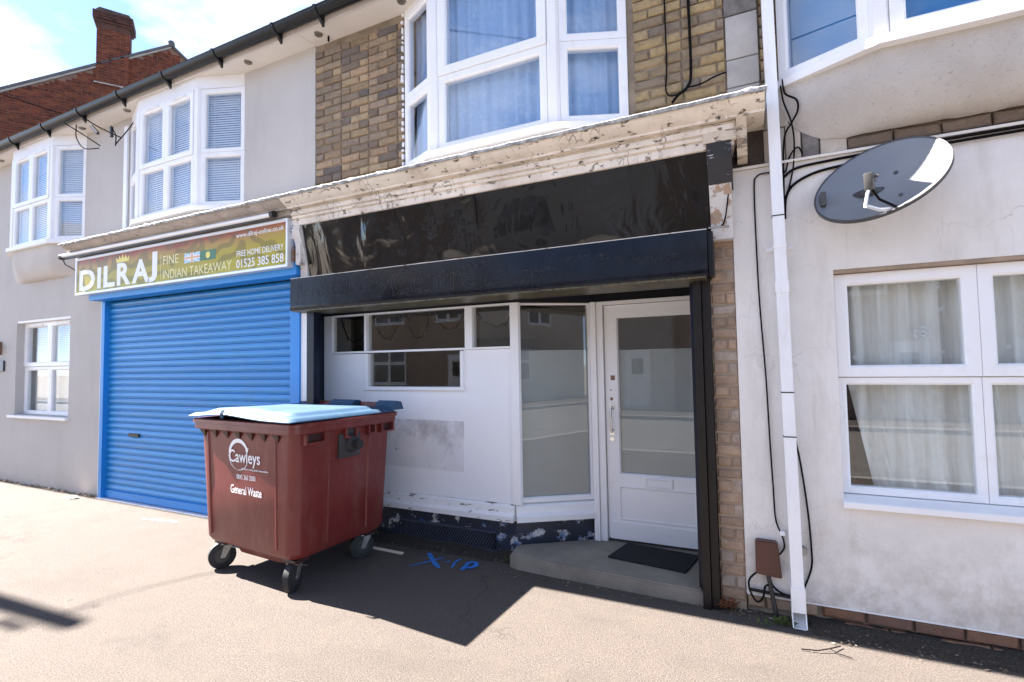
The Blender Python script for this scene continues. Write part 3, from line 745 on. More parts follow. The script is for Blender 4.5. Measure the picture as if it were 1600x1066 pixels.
# ------------------------------------------------------------------ brick house with the empty jewellery shop
def build_mid_house():
    H = thing('brick_shop', 'yellow brick house above an empty white shopfront with a black sign box', 'shop', (-1.9, 3.8, 0))
    X0, X1 = -3.81, .15
    mb = MB(); pierced(mb, X0, X1, 2.2, 4.84, WY+.016, WY+.25, [(-2.70, -.72, 3.37, 4.79)]); mb.build('wall', 'mortar_dark', H)
    mb = MB(); mb.box(X0, X1, 4.3, 4.4, 2.66, 4.83); mb.build('inner_wall', 'room_dark', H)
    mb = MB(); mb.prism([(3.32, 4.93), (3.34, 4.99), (6.4, 6.9), (9.6, 4.95), (9.6, 4.88), (3.36, 4.88)], X0, X1, 'x'); mb.build('roof', 'roof_slate', H)
    eaves(H, X0+.001, X1)
    for x in (-3.64, -2.65, -.6): downlight(H, x)
    bm1 = brick_meshes('yellow_brick', 'a'); bm2 = brick_meshes('bright_yellow_brick', 'b')
    lay_bricks(H, bm1, -3.806, -2.735, 3.27, 4.83, WY, seed=11)
    lay_bricks(H, bm2, -.665, -.058, 3.27, 4.83, WY, seed=12)
    # painted stone quoins at the party wall
    z = 3.2; rnd = random.Random(5)
    for i, h in enumerate((.23, .192, .304, .30, .31, .30)):
        mb = MB(); xr = .145 + (.0 if i % 2 else -.0)
        mb.box(-.05+rnd.uniform(-.004, .004), xr, WY-.012+rnd.uniform(-.004, .004), WY+.1, z+.004, z+h-.004, b=.006)
        mb.build('quoin_block', 'quoin_stone' if i not in (3,) else 'grey_stone', H, smooth=30); z += h
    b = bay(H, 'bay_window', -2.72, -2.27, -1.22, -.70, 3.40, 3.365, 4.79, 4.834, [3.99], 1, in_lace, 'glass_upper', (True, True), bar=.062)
    mb = MB(); mb.prism([(-2.70, WY+.01), (-2.25, 3.43), (-1.24, 3.43), (-.72, WY+.01)], 3.23, 3.309, 'z'); mb.build('bay_plinth', 'lead', b)
    mb = MB(); x = -2.735                                  # foam and mortar squeezed out beside the bay
    zz = 3.35
    while zz < 4.8:
        h = random.uniform(.02, .06); mb.box(x-random.uniform(.004, .014), x+.012, WY-random.uniform(.004, .016), WY+.01, zz, zz+h, b=.004); zz += h+random.uniform(0, .05)
    mb.build('filler_foam', 'bay_board', H)['kind'] = 'stuff'
    # cornice, tilted fascia, brackets
    cornice(H, -3.862, -.02, 'cornice_paint', 'cornice_paint', right_over=.175)
    mb = MB(); mb.box(-.20, -.005, 3.352, 3.595, 2.985, 3.103, b=.006); mb.build('cornice_end_block', 'cornice_worn', H)
    mb = MB(); mb.prism([(3.595, 2.90), (3.43, 2.90), (3.39, 2.95), (3.36, 3.05), (3.30, 3.106), (3.595, 3.106)], -.004, .055, 'x'); mb.build('cornice_return', 'cornice_worn', H)
    def fascia(u, v):
        x = -3.765+(3.765-.185)*u; y = 3.40+.10*(1-v) ; z = 2.462+.495*v
        w = .010*noise.noise(Vector((x*2.1, 0, z*2.6)))+.006*noise.noise(Vector((x*5.5, 3, z*4)))+.004*abs(noise.noise(Vector((x*3, 7, z*9))))
        k = min(1, 6*u)*min(1, 6*(1-u))*min(1, 5*v+.2)*min(1, 5*(1-v)+.2)
        return (x, y-w*k*(1.35 if x < -1.9 else .55), z)
    mb = MB(); mb.grid(fascia, 150, 24); mb.build('fascia_panel', 'black_film', H, smooth=80)
    mb = MB(); mb.prism([(3.402, 2.953), (3.502, 2.455), (3.59, 2.455), (3.59, 2.953)], -1.905, -1.900, 'x'); mb.xf(Matrix.Translation((0, -.0035, 0))); mb.build('fascia_joint', 'black_metal', H)
    mb = MB(); mb.prism([(3.375, 2.952), (3.365, 2.90), (3.40, 2.80), (3.46, 2.60), (3.475, 2.457), (3.595, 2.457), (3.595, 2.952)], -3.862, -3.770, 'x'); mb.build('fascia_bracket', 'bracket_white', H)
    mb = MB(); mb.box(-3.845, -3.785, 3.395, 3.45, 2.585, 2.80, b=.004); mb.xf(Matrix.Translation((0, 0, 0))); mb.build('bracket_block', 'bracket_white', H)
    mb = MB(); mb.tube([(-3.872, 3.44, 2.80), (-3.88, 3.40, 2.76), (-3.87, 3.39, 2.70), (-3.872, 3.41, 2.65)], .008, 6); mb.box(-3.884, -3.864, 3.385, 3.42, 2.62, 2.74, b=.003); mb.build('bracket_hook', 'brass_old', H)
    mb = MB(); mb.prism([(3.355, 2.984), (3.37, 2.90), (3.43, 2.74), (3.595, 2.74), (3.595, 2.984)], -.182, -.035, 'x'); mb.build('fascia_bracket', 'bracket_black', H)
    mb = MB(); mb.prism([(3.432, 2.739), (3.50, 2.55), (3.52, 2.40), (3.595, 2.40), (3.595, 2.739)], -.178, -.045, 'x'); mb.build('bracket_lower', 'bracket_low', H)
    mb = MB(); mb.box(-.035, .15, 3.60, 3.63, 2.86, 3.20); mb.build('dark_recess', 'dark_brown', H)  # dark brown panel below the cornice end
    # roller box sign with ghost lettering
    lean = lambda x: .001+.021*max(0., min(1., (x+3.3)/1.9))**1.3          # sheet face leaned back towards the right so it mirrors the sky
    mb = MB(); kx = 62; vs = []
    for i in range(kx+1):
        x = -3.92+3.72*i/kx
        for z, y_ in ((2.15, 3.60), (2.15, 3.402), (2.153, 3.40)): vs.append((x, y_, z))
        for q in range(1, 8):
            z = 2.153+.300*q/7; vs.append((x, 3.40+lean(x)*(z-2.153)/.3+.0022*noise.noise(Vector((x*2.3, z*6, 1)))*math.sin(PI*q/7), z))
        vs += [(x, 3.402+lean(x), 2.455), (x, 3.60, 2.455)]
    n = 12; mb.add(vs, [(i*n+j, i*n+(j+1) % n, (i+1)*n+(j+1) % n, (i+1)*n+j) for i in range(kx) for j in range(n)]+[tuple(range(n)), tuple(range((kx+1)*n-1, kx*n-1, -1))])
    S = mb.build('sign_box', 'black_box', H, smooth=40)
    mb = MB(); mb.box(-3.90, -.215, 3.404, 3.70, 2.138, 2.1495); mb.build('box_underside', 'box_underside', S)
    mb = MB(); k = 170; vs = []
    for i in range(k+1):
        x = -3.92+3.72*i/k; h = .003+.006*max(0, noise.noise(Vector((x*6, 0, 4))))*(1 if x < -1.5 else .3)
        l_ = lean(x); vs += [(x, 3.3985+l_, 2.4525), (x, 3.3982+l_, 2.4565+h*.5), (x, 3.412+l_, 2.4565+h), (x, 3.42+l_, 2.4552)]
    mb.add(vs, [(i*4+j, i*4+j+1, (i+1)*4+j+1, (i+1)*4+j) for i in range(k) for j in range(3)]); mb.build('box_top_edge', 'bracket_white', S)
    mb = MB(); mb.box(-.199, -.165, 3.43, 3.59, 2.16, 2.44, b=.004); mb.build('box_end_plate', 'black_metal', S)
    def ghost(body, x0, x1, z0, z1):
        o = text_fit(body, x0, x1, z0, z1, 3.3990, 'ghost_glue', 'ghost_lettering', S, outline=.0022)
        for v in o.data.vertices: v.co.y += lean(v.co.x)*(v.co.z-2.153)/.3
    ghost('Jewellery', -3.85, -2.74, 2.205, 2.40); ghost('Centre', -2.72, -1.90, 2.215, 2.42)
    ghost('airport', -3.12, -2.78, 2.385, 2.435); ghost('Long rings', -2.70, -2.30, 2.19, 2.25)
    ghost('rings', -2.02, -1.78, 2.365, 2.42); ghost('and', -1.76, -1.6, 2.31, 2.36); ghost('Specialist', -1.82, -1.30, 2.20, 2.27)
    ghost('repairs', -1.52, -1.22, 2.27, 2.325); ghost('watches', -1.2, -.84, 2.33, 2.39); ghost('& service', -.80, -.38, 2.27, 2.335)
    # bare masonry beside the rail
    mb = MB(); mb.box(-.20, -.05, WY+.008, WY+.2, 0, 2.40); mb.build('pier', 'mortar_tan', H)
    bt = brick_meshes('tan_brick', 'c'); rnd = random.Random(8); z = .06; r = 0
    while z < 2.38:
        if r % 2 == 0: cuts = [(-.195, .143)]
        else: cuts = [(-.195, .085), (-.102, .05)]
        for x, w in cuts:
            o = link('brick', rnd.choice(bt['q'] if w > .1 else bt['h']), H, (x+w/2, WY+.022+rnd.uniform(-.004, .004), z+.033)); o.scale = (w/(.155 if w > .1 else .1025), 1, 1)
            o.rotation_euler = (rnd.uniform(-.03, .03), 0, rnd.uniform(-.03, .03))
        z += .077; r += 1
    # shutter rails and returns
    mb = MB(); mb.box(-.305, -.255, 3.515, 3.60, -.01, 2.15, b=.004); mb.box(-.2525, -.205, 3.535, 3.605, -.01, 2.15, b=.004); mb.build('shutter_rail', 'rail_brown', H)
    mb = MB(); mb.box(-.335, -.2049, 3.606, 4.36, 0, 2.2); mb.build('doorway_return', 'navy_paint', H)
    mb = MB(); mb.box(-.337, -.3355, 3.66, 3.85, 1.98, 2.12); mb.box(-.337, -.3355, 3.70, 3.84, 1.80, 1.93); mb.build('torn_sticker', 'stained_paint', H)
    mb = MB(); mb.box(-3.845, -3.75, 3.53, 3.61, 0, 2.15, b=.004); mb.build('shutter_rail', 'navy_paint', H)
    mb = MB(); mb.box(-3.953, -3.848, 3.56, 3.64, 0, 2.14); mb.build('party_strip', 'bay_board', H)
    mb = MB(); mb.box(-4.05, -3.962, 3.645, 4.0, 0, 2.2); mb.build('window_return', 'navy_paint', H)
    mb = MB(); mb.box(-3.96, -.2, 3.615, 3.86, 2.15, 2.2); mb.build('shopfront_soffit', 'black_metal', H)
    mb = MB(); mb.prism([(-3.96, 3.862), (-1.74, 3.862), (-1.18, 4.235), (-.34, 4.235), (-.34, 4.4), (-3.96, 4.4)], 2.133, 2.21, 'z'); mb.build('shopfront_head', 'black_metal', H)
    # plinth
    mb = MB(); mb.prism([(-3.96, 3.875), (-1.80, 3.875), (-1.20, 4.27), (-1.20, 4.4), (-3.96, 4.4)], -.01, .285, 'z'); P = mb.build('plinth', 'plinth_paint', H)
    mb = MB(); mb.box(-2.98, -1.99, 3.862, 3.874, .012, .178); mb.build('grille_backing', 'black_metal', P)
    mb = MB(); mb.box(-2.99, -1.98, 3.852, 3.8735, .165, .180); mb.box(-2.99, -1.98, 3.852, 3.8735, .010, .022)
    for k in range(34):
        for s in (-1, 1):
            xm = -2.97+.975*(k+.5)/34; dx = .045
            mb.add([(xm-dx*s-.004, 3.856, .022), (xm-dx*s+.004, 3.856, .022), (xm+dx*s+.004, 3.856+.002*s, .165), (xm+dx*s-.004, 3.856+.002*s, .165)], [(0,1,2,3)])
    mb.build('air_grille', 'grille_paint', P)
    # sill, two weathered steps
    def sill(run, a0, a1, ext, mat):
        mb = MB()
        pr = [(-.03, .285), (.055, .285), (.058, .33), (.045, .338), (.028, .352), (.026, .405), (.012, .418), (-.03, .43)]
        n = len(pr); vs = [run.P(a, p, z) for a in (a0, a1) for p, z in pr]
        mb.add(vs, [tuple(range(n)), tuple(range(2*n-1, n-1, -1))]+[(i, i+n, (i+1) % n+n, (i+1) % n) for i in range(n)])
        return mb.build('sill', mat, H)
    r1 = Run((-3.96, 3.87), (-1.80, 3.87)); r2 = Run((-1.80, 3.87), (-1.215, 4.25))
    sill(r1, 0, r1.len-.003, 0, 'sill_paint'); sill(r2, .004, r2.len-.0, 0, 'door_paint')
    # boarded stallriser and its T-shaped window
    mb = MB(); mb.box(-3.96, -3.405, 3.868, 3.93, .425, 1.735); mb.box(-3.405, -2.285, 3.868, 3.93, .425, 1.41); mb.box(-2.285, -1.822, 3.868, 3.93, .425, 1.74)
    mb.box(-3.96, -3.85, 3.868, 3.93, 1.735, 2.133); Bd = mb.build('stallriser_board', 'panel_paint', H)
    mb = MB(); mb.box(-3.22, -2.295, 3.8635, 3.868, .66, 1.105); mb.build('old_notice_patch', 'stained_paint', Bd)
    mb = MB(); mb.box(-3.43, -2.265, 3.845, 3.868, 1.378, 1.408, b=.003); mb.box(-3.405, -3.372, 3.852, 3.93, 1.4085, 1.733); mb.box(-2.318, -2.285, 3.852, 3.93, 1.4085, 1.733)
    mb.box(-3.849, -1.822, 3.853, 3.93, 1.742, 1.760)
    for x, w in ((-3.415, .028), (-2.265, .075)): mb.box(x, x+w, 3.850, 3.93, 1.7605, 2.132)
    mb.box(-3.849, -1.823, 3.856, 3.93, 2.118, 2.1325)
    W = mb.build('shop_window', 'door_paint', H)
    for x0, x1, z0, z1 in ((-3.85, -3.415, 1.76, 2.118), (-3.387, -2.265, 1.76, 2.118), (-2.19, -1.822, 1.76, 2.118), (-3.372, -2.318, 1.408, 1.742)):
        mb = MB(); mb.box(x0-.003, x1+.003, 3.888, 3.893, z0-.003, z1+.003); mb.build('pane', 'glass_shop', W)
    # corner post, angled window
    mb = MB(); mb.prism([(-1.821, 3.856), (-1.745, 3.856), (-1.735, 3.885), (-1.77, 3.93), (-1.821, 3.93)], .425, 2.132, 'z'); mb.build('corner_post', 'door_paint', H)
    L2 = r2.len; mb = MB()
    r2.ring(mb, (.045, L2-.012, .432, 2.131), (.062, L2-.035, .475, 2.115), -.06, .004)
    A = mb.build('angled_window', 'door_paint', H)
    mb = MB(); r2.box(mb, .058, L2-.031, -.030, -.025, .471, 2.119); mb.build('pane', 'glass_shop', A)
    mb = MB(); r2.box(mb, .058, L2-.031, -.038, -.034, .471, 1.722); mb.build('frosted_film', 'frost_film', A)
    # door frame and door
    mb = MB(); mb.box(-1.215, -1.165, 4.195, 4.33, .1, 2.132, b=.004); mb.box(-1.164, -1.108, 4.215, 4.33, .1, 2.132, b=.004); mb.box(-1.107, -.337, 4.215, 4.33, 2.102, 2.132, b=.003)
    mb.box(-.364, -.337, 4.215, 4.33, .1, 2.1); mb.build('door_frame', 'door_paint', H)
    mb = MB(); dr = Run((-1.104, 4.245), (-.367, 4.245))
    gx0, gx1 = .118, .708
    # stiles and rails
    dr.ring(mb, (.0, dr.len, .125, 2.098), (gx0, gx1, .672, 1.985), -.045, .0)
    D = mb.build('door', 'door_paint', H)
    mb = MB(); dr.box(mb, .001, dr.len-.001, -.04, -.008, .126, .66); mb.build('door_panel', 'door_paint', D)
    mb = MB(); dr.ring(mb, (.10, .715, .288, .565), (.112, .703, .30, .553), .0, .009, .004); mb.build('panel_moulding', 'door_paint', D)
    mb = MB(); dr.box(mb, .02, .72, .0005, .014, .126, .262); mb.build('kick_board', 'door_paint', D)
    mb = MB(); dr.box(mb, gx0-.003, gx1+.003, -.026, -.021, .669, 1.988); mb.build('pane', 'glass_shop', D)
    mb = MB(); dr.box(mb, gx0-.003, gx1+.003, -.034, -.030, .669, 1.712); mb.build('frosted_film', 'frost_film', D)
    mb = MB(); dr.ring(mb, (.30, .535, .575, .650), (.335, .50, .592, .633), .0, .010, .006); dr.box(mb, .335, .50, .0005, .006, .592, .633)
    for cx, cz in ((.318, .583), (.318, .642), (.517, .583), (.517, .642), (.4175, .577), (.4175, .648)): mb.cyl(dr.P(cx, .0, cz), dr.P(cx, .008, cz), .013, 10)
    mb.build('letter_plate', 'door_paint', D)
    mb = MB(); hx = .052
    mb.tube([dr.P(hx, .004, 1.235), dr.P(hx, .035, 1.225), dr.P(hx, .042, 1.19), dr.P(hx+.004, .045, 1.12), dr.P(hx, .042, 1.055), dr.P(hx, .035, 1.02), dr.P(hx, .004, 1.01)], .0085, 10)
    dr.box(mb, hx-.018, hx+.018, .0, .007, 1.205, 1.255); dr.box(mb, hx-.018, hx+.018, .0, .007, .99, 1.04); mb.build('pull_handle', 'chrome', D, smooth=40)
    mb = MB(); mb.cyl(dr.P(hx, 0, .955), dr.P(hx, .008, .955), .019, 16); mb.build('cylinder_lock', 'chrome', D)
    mb = MB(); mb.cyl(dr.P(hx, -.001, 1.295), dr.P(hx, .002, 1.295), .014, 12); mb.cyl(dr.P(hx-.004, -.001, 1.37), dr.P(hx-.004, .002, 1.37), .006, 8); dr.box(mb, .048, .085, .0003, .002, 1.455, 1.495); mb.build('lock_scar', 'brass_old', D)
    # step
    mb = MB()
    mb.prism([(-1.79, 3.85), (-1.75, 3.64), (-1.68, 3.612), (-1.39, 3.592), (-.8, 3.57), (-.308, 3.55), (-.308, 4.4), (-1.22, 4.4), (-1.22, 4.24)], -.02, .10, 'z'); s = mb.build('doorstep', 'concrete', H)
    mb2 = bmesh.new(); mb2.from_mesh(s.data); bmesh.ops.bevel(mb2, geom=[e for e in mb2.edges if all(v.co.z > .09 for v in e.verts)], offset=.012, segments=2, affect='EDGES'); mb2.to_mesh(s.data); mb2.free()
    # dim room behind the glass
    mb = MB(); mb.box(-4.0, -.3, 5.6, 5.7, 0, 2.6); mb.box(-4.1, -4.0, 3.95, 5.6, 0, 2.6); mb.box(-.3, -.2, 4.37, 5.6, 0, 2.6); mb.box(-4.1, -.2, 3.95, 5.7, 2.6, 2.65); mb.build('room_wall', 'room_beige', H)
    mb = MB(); mb.box(-4.0, -1.21, 4.41, 5.6, -.02, .02); mb.build('room_floor', 'room_dark', H)
    mb = MB(); mb.box(-2.9, -2.3, 5.0, 5.59, .0, 1.9, b=.01); mb.build('room_cupboard', 'room_dark', H)
    return H

# ------------------------------------------------------------------ white plastered house
def build_right_house():
    H = thing('plastered_house', 'white plastered house with cracked wall and roughcast bay at the right', 'house', (1.6, 3.7, 0))
    XR = 4.6
    mb = MB(); pierced(mb, -.048, XR, .115, 2.86, WY, WY+.25, [(.505, 2.47, .755, 2.15)])
    W0 = mb.build('wall', 'white_plaster', H)
    mb = MB(); mb.box(-.045, XR, WY+.028, WY+.25, -.02, .1149); mb.build('footing', 'mortar_dark', H)
    mb = MB(); pierced(mb, .151, XR, 2.861, 4.84, WY+.03, WY+.25, [(.28, 2.33, 3.41, 4.79)]); mb.build('masonry', 'mortar_dark', H)
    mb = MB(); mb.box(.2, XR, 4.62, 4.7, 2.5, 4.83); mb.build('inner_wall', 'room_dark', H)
    mb = MB(); mb.prism([(3.32, 4.93), (3.34, 4.99), (6.4, 6.9), (9.6, 4.95), (9.6, 4.88), (3.36, 4.88)], .151, XR, 'x'); mb.build('roof', 'roof_slate', H)
    eaves(H, .152, XR)
    mb = MB(); mb.box(-.044, 4.6, WY-.004, WY+.004, .108, .1148); mb.build('bell_cast_edge', 'bay_board', H)
    # footing bricks below the plaster
    bb = brick_meshes('red_base_brick', 'd'); bt = brick_meshes('tan_brick', 'e'); rnd = random.Random(9)
    x = .37; z = .042
    while x < 3.2:
        o = link('brick', rnd.choice(bb['s']), H, (x+.107, WY+.026+rnd.uniform(-.006, .004), z+.033)); x += .226
    x = .48
    while x < 3.2:
        o = link('brick', rnd.choice(bb['s']), H, (x+.107, WY+.020+rnd.uniform(-.006, .004), -.036+.033)); x += .226
    for x, w in ((-.04, .1), (.07, .14), (.25, .09)):
        o = link('brick', rnd.choice(bt['h']), H, (x+w/2, WY+.03, .07)); o.scale = (w/.1025, 1, 1.1)
    # painted stones and bare bricks under the bay
    blocks = [(.155, .275, 2.885, 3.10, 'cream_stone'), (.28, .365, 2.885, 3.12, 'cream_stone'), (.372, .462, 2.885, 3.09, 'grey_stone'), (.47, .61, 2.885, 3.075, 'cream_stone'), (.155, .30, 3.108, 3.33, 'cream_stone'), (.30, .42, 3.125, 3.3, 'quoin_stone')]
    for x0, x1, z0, z1, m in blocks:
        mb = MB(); mb.box(x0, x1, WY+.004+rnd.uniform(-.004, .004), WY+.06, z0, z1, b=.008); mb.build('stone_block', m, H, smooth=30)
    bw = brick_meshes('brown_brick', 'f')
    for r, z in enumerate((2.892, 2.968, 3.044)):
        x = .62 - (.1 if r % 2 else 0) + (.1 if r else 0)
        while x < 2.6:
            o = link('brick', rnd.choice(bw['s']), H, (x+.107, WY+.027+rnd.uniform(-.006, .006), z+.033)); x += .226
    by = brick_meshes('bright_yellow_brick', 'g'); z = 3.36; r = 0
    while z < 4.8:
        o = link('brick', rnd.choice(by['h']), H, (.205, WY+.026, z+.033)); o.scale = (.098/.1025, 1, 1); z += .075
    # roughcast bay
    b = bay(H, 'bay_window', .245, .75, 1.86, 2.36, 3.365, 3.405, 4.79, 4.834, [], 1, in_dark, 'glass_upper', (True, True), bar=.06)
    bowl(H, .245, .75, 1.86, 2.36, 3.375, 3.352, .385, 'roughcast', .010, shrink=.30)
    # ledge that carries the cables
    mb = MB(); mb.prism([(3.602, 2.862), (3.577, 2.858), (3.572, 2.872), (3.60, 2.884), (3.66, 2.884), (3.66, 2.862)], -.035, XR, 'x'); mb.build('plaster_ledge', 'white_plaster', H)
    # window
    run = Run((.508, 3.665), (2.467, 3.665))
    mb = MB(); mb.prism([(3.545, .722), (3.545, .752), (3.55, .757), (3.66, .780), (3.70, .780), (3.70, .722)], .497, 2.48, 'x'); W = mb.build('window', 'bay_board', H)
    mb = MB(); mb.box(.5051, 2.4699, 3.604, 3.70, 2.128, 2.149); mb.build('reveal_lintel', 'mortar_tan', W)
    cells = [(.004, .689, 1.492, 2.125, 1), (.691, 1.957, 1.492, 2.125, 1), (.004, .689, .784, 1.488, 0), (.691, 1.957, .784, 1.488, 0)]
    for a0, a1, z0, z1, op in cells: sash(run, W, (a0, a1, z0, z1), .070 if op else .044, -.06, .016 if op else .0, 'glass')
    # gathered net curtain with a dark red drape at its side
    def cur(u, v):
        a = .02+1.93*u; left = .17*max(0, (1-v))**1.6; a = a+left*(1-u)
        return run.P(a, -.125+.026*math.sin(a*52+1.3*math.sin(a*7))+.008*math.sin(a*131), .80+1.32*v)
    mb = MB(); mb.grid(cur, 220, 8); mb.build('net_curtain', 'net_curtain', W, smooth=80)
    mb = MB(); mb.grid(lambda u, v: run.P(-.02+(.09+.07*(1-v))*u, -.205+.015*math.sin(u*14), .80+.75*v), 16, 4); mb.build('drape', 'red_drape', W, smooth=80)
    def flake(a, z, r, arms=6):
        mb = MB(); rot = random.uniform(0, 1)
        for k in range(arms):
            t = rot+2*PI*k/arms; c, s_ = math.cos(t), math.sin(t)
            def q(p, w): return run.P(a+c*p-s_*w, -.035, z+s_*p+c*w)
            mb.add([q(0, -.07*r), q(r, -.06*r), q(r, .06*r), q(0, .07*r)], [(0,1,2,3)])
            for sg in (-1, 1): mb.add([q(.5*r, 0), q(.62*r, 0), q(.9*r, sg*.32*r), q(.78*r, sg*.34*r)], [(0,1,2,3)])
        mb.build('snowflake_sticker', 'snow_sticker', W)
    for a, z, r in ((.505, 2.025, .034), (.445, 1.745, .046), (.085, 1.425, .024), (.140, 1.28, .020), (.535, 1.885, .014), (.535, 1.635, .010), (.105, 1.61, .016), (.825, 1.655, .014), (.158, 1.045, .013), (.174, .955, .010), (.48, 1.40, .017), (.90, 1.95, .02)):
        flake(a, z, r)
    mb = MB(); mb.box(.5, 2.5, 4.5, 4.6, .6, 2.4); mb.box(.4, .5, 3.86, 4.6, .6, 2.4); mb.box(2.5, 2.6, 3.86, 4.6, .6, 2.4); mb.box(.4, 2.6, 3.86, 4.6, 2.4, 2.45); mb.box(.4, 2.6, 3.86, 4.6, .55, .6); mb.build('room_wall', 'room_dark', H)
    return H
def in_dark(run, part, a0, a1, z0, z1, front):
    mb = MB(); run.box(mb, a0, a1, -.14, -.13, z0, z1); mb.build('sky_tint_panel', 'sky_tint_blue', part)  # added panel, coloured for the sky's reflection in the glass

build_left_house()
build_mid_house()
build_right_house()

# ------------------------------------------------------------------ takeaway sign
def build_takeaway_sign():
    T = thing('takeaway_sign', 'long illuminated takeaway sign in red and lime above the blue shutter', 'sign', (-5.77, 3.4, 2.57))
    x0, x1, z0, z1 = -7.66, -3.90, 2.565, 3.035
    r = Run((x0, 3.36), (x1, 3.36)); mb = MB(); r.ring(mb, (0, r.len, z0, z1), (.032, r.len-.032, z0+.034, z1-.034), -.064, .012, .01)
    mb.build('frame', 'aluminium', T)
    mb = MB(); mb.box(x0+.02, x1-.02, 3.357, 3.42, z0+.02, z1-.02); mb.build('printed_panel', 'sign_print', T)
    y = 3.3565
    def tx(body, a, b, c, d, m, off=0.): return text_fit(body, a, b, c, d, y, m, 'lettering', T, offset=off, extrude=.0012)
    xx = [-7.575, -7.20, -7.085, -6.81, -6.475, -6.10]
    tx('D', -7.575, -7.22, 2.616, 2.872, 'print_white', .032); tx('I', -7.165, -7.09, 2.616, 2.876, 'print_white', .032); tx('L', -7.03, -6.79, 2.616, 2.88, 'print_white', .032)
    tx('R', -6.745, -6.47, 2.616, 2.884, 'print_white', .032); tx('A', -6.44, -6.10, 2.616, 2.888, 'print_white', .032); tx('J', -6.13, -5.955, 2.604, 2.945, 'print_white', .032)
    mb = MB(); cr = [(-6.76, 2.893), (-6.77, 2.955), (-6.725, 2.925), (-6.70, 2.975), (-6.665, 2.93), (-6.635, 2.99), (-6.605, 2.93), (-6.57, 2.975), (-6.545, 2.925), (-6.50, 2.955), (-6.51, 2.893)]
    mb.prism(cr, y-.001, y, 'y'); mb.build('crown_emblem', 'print_yellow', T)
    mb = MB(); mb.box(-5.892, -5.886, y-.001, y, 2.62, 2.90); mb.build('divider_line', 'print_cream', T)
    tx('FINE', -5.845, -5.575, 2.775, 2.875, 'print_cream'); tx('INDIAN TAKEAWAY', -5.845, -4.70, 2.615, 2.715, 'print_cream')
    tx('www.dilraj-online.co.uk', -4.635, -3.955, 2.915, 2.975, 'print_white'); tx('FREE HOME DELIVERY', -4.625, -3.96, 2.735, 2.795, 'print_white'); tx('01525 385 858', -4.63, -3.96, 2.618, 2.705, 'print_white', .006)
    fx0, fx1, fz0, fz1 = -5.47, -5.205, 2.755, 2.86
    mb = MB(); mb.box(fx0, fx1, y-.0008, y, fz0, fz1); F = mb.build('union_flag', 'print_flag_blue', T)
    cx, cz = (fx0+fx1)/2, (fz0+fz1)/2
    mb = MB(); yy = y-.0014
    for s in (-1, 1):
        mb.add([(fx0, yy, cz-s*.0525), (fx0+.03, yy, cz-s*.0525), (fx1, yy, cz+s*.0525), (fx1-.03, yy, cz+s*.0525)], [(0,1,2,3)])
    mb.build('saltire', 'print_white', F)
    mb = MB(); mb.box(cx-.03, cx+.03, y-.0022, y-.0016, fz0, fz1); mb.box(fx0, cx-.0302, y-.0022, y-.0016, cz-.02, cz+.02); mb.box(cx+.0302, fx1, y-.0022, y-.0016, cz-.02, cz+.02); mb.build('cross_ground', 'print_white', F)
    mb = MB(); mb.box(cx-.016, cx+.016, y-.003, y-.0024, fz0, fz1); mb.box(fx0, cx-.0162, y-.003, y-.0024, cz-.01, cz+.01); mb.box(cx+.0162, fx1, y-.003, y-.0024, cz-.01, cz+.01); mb.build('cross', 'print_flag_orange', F)
    mb = MB(); mb.box(-5.20, -4.95, y-.0008, y, fz0, fz1); G = mb.build('green_flag', 'print_green', T)
    mb = MB(); mb.tube([(-5.075, y-.0009, cz), (-5.075, y-.0016, cz)], .036, 24); mb.build('flag_disc', 'print_yellow', G)
    # lamp bar over the sign
    B = thing('sign_lamp', 'long white strip lamp bar running above the takeaway sign', 'lamp', (-5.94, 3.3, 3.07))
    mb = MB(); mb.tube([(-7.89, 3.30, 3.085), (-4.06, 3.30, 3.072)], .022, 12); mb.build('housing', 'lamp_tube', B, smooth=40)
    mb = MB(); mb.box(-7.885, -4.06, 3.302, 3.33, 3.040, 3.062); mb.build('shade_strip', 'dark_plastic', B)
    for x in (-7.9, -4.05):
        mb = MB(); mb.tube([(x-.012, 3.302, 3.072), (x+.03, 3.302, 3.072)], .034, 14); mb.build('end_cap', 'dark_plastic', B, smooth=40)
    for x in (-6.9, -5.9, -4.9):
        mb = MB(); mb.tube([(x, 3.31, 3.09), (x, 3.36, 3.105), (x, 3.41, 3.07)], .007, 6); mb.build('arm', 'aluminium', B)
    mb = MB(); mb.tube([(-7.9, 3.31, 3.06), (-7.93, 3.36, 2.99), (-7.88, 3.48, 2.91), (-7.72, 3.55, 2.88), (-7.62, 3.45, 2.86)], .006, 6)
    tag(mb.build('lamp_cable', 'wire_dark'), 'black cable looping from the strip lamp down behind the takeaway sign', 'cable')
    mb = MB(); mb.tube([(-7.55, 3.50, 2.57), (-7.50, 3.57, 2.52), (-7.42, 3.59, 2.50), (-7.36, 3.585, 2.54)], .005, 6)
    tag(mb.build('sign_cable', 'wire_dark'), 'short black cable hanging under the left end of the takeaway sign', 'cable')
    S = thing('alarm_plate', 'small white plate with a dark blue mark beside the takeaway sign', 'plate', (-3.9, 3.42, 2.9))
    mb = MB(); mb.box(-3.935, -3.868, 3.395, 3.423, 2.84, 3.02, b=.004); mb.build('plate', 'upvc', S)
    q = Run((-3.93, 3.3945), (-3.873, 3.3945)); mb = MB(); q.ring(mb, (.008, .050, .0+2.90, 2.95), (.020, .038, 2.913, 2.937), 0, .001, .001); mb.box(-3.888, -3.880, 3.3935, 3.3945, 2.95, 2.975); mb.build('mark', 'sticker_blue', S)
build_takeaway_sign()

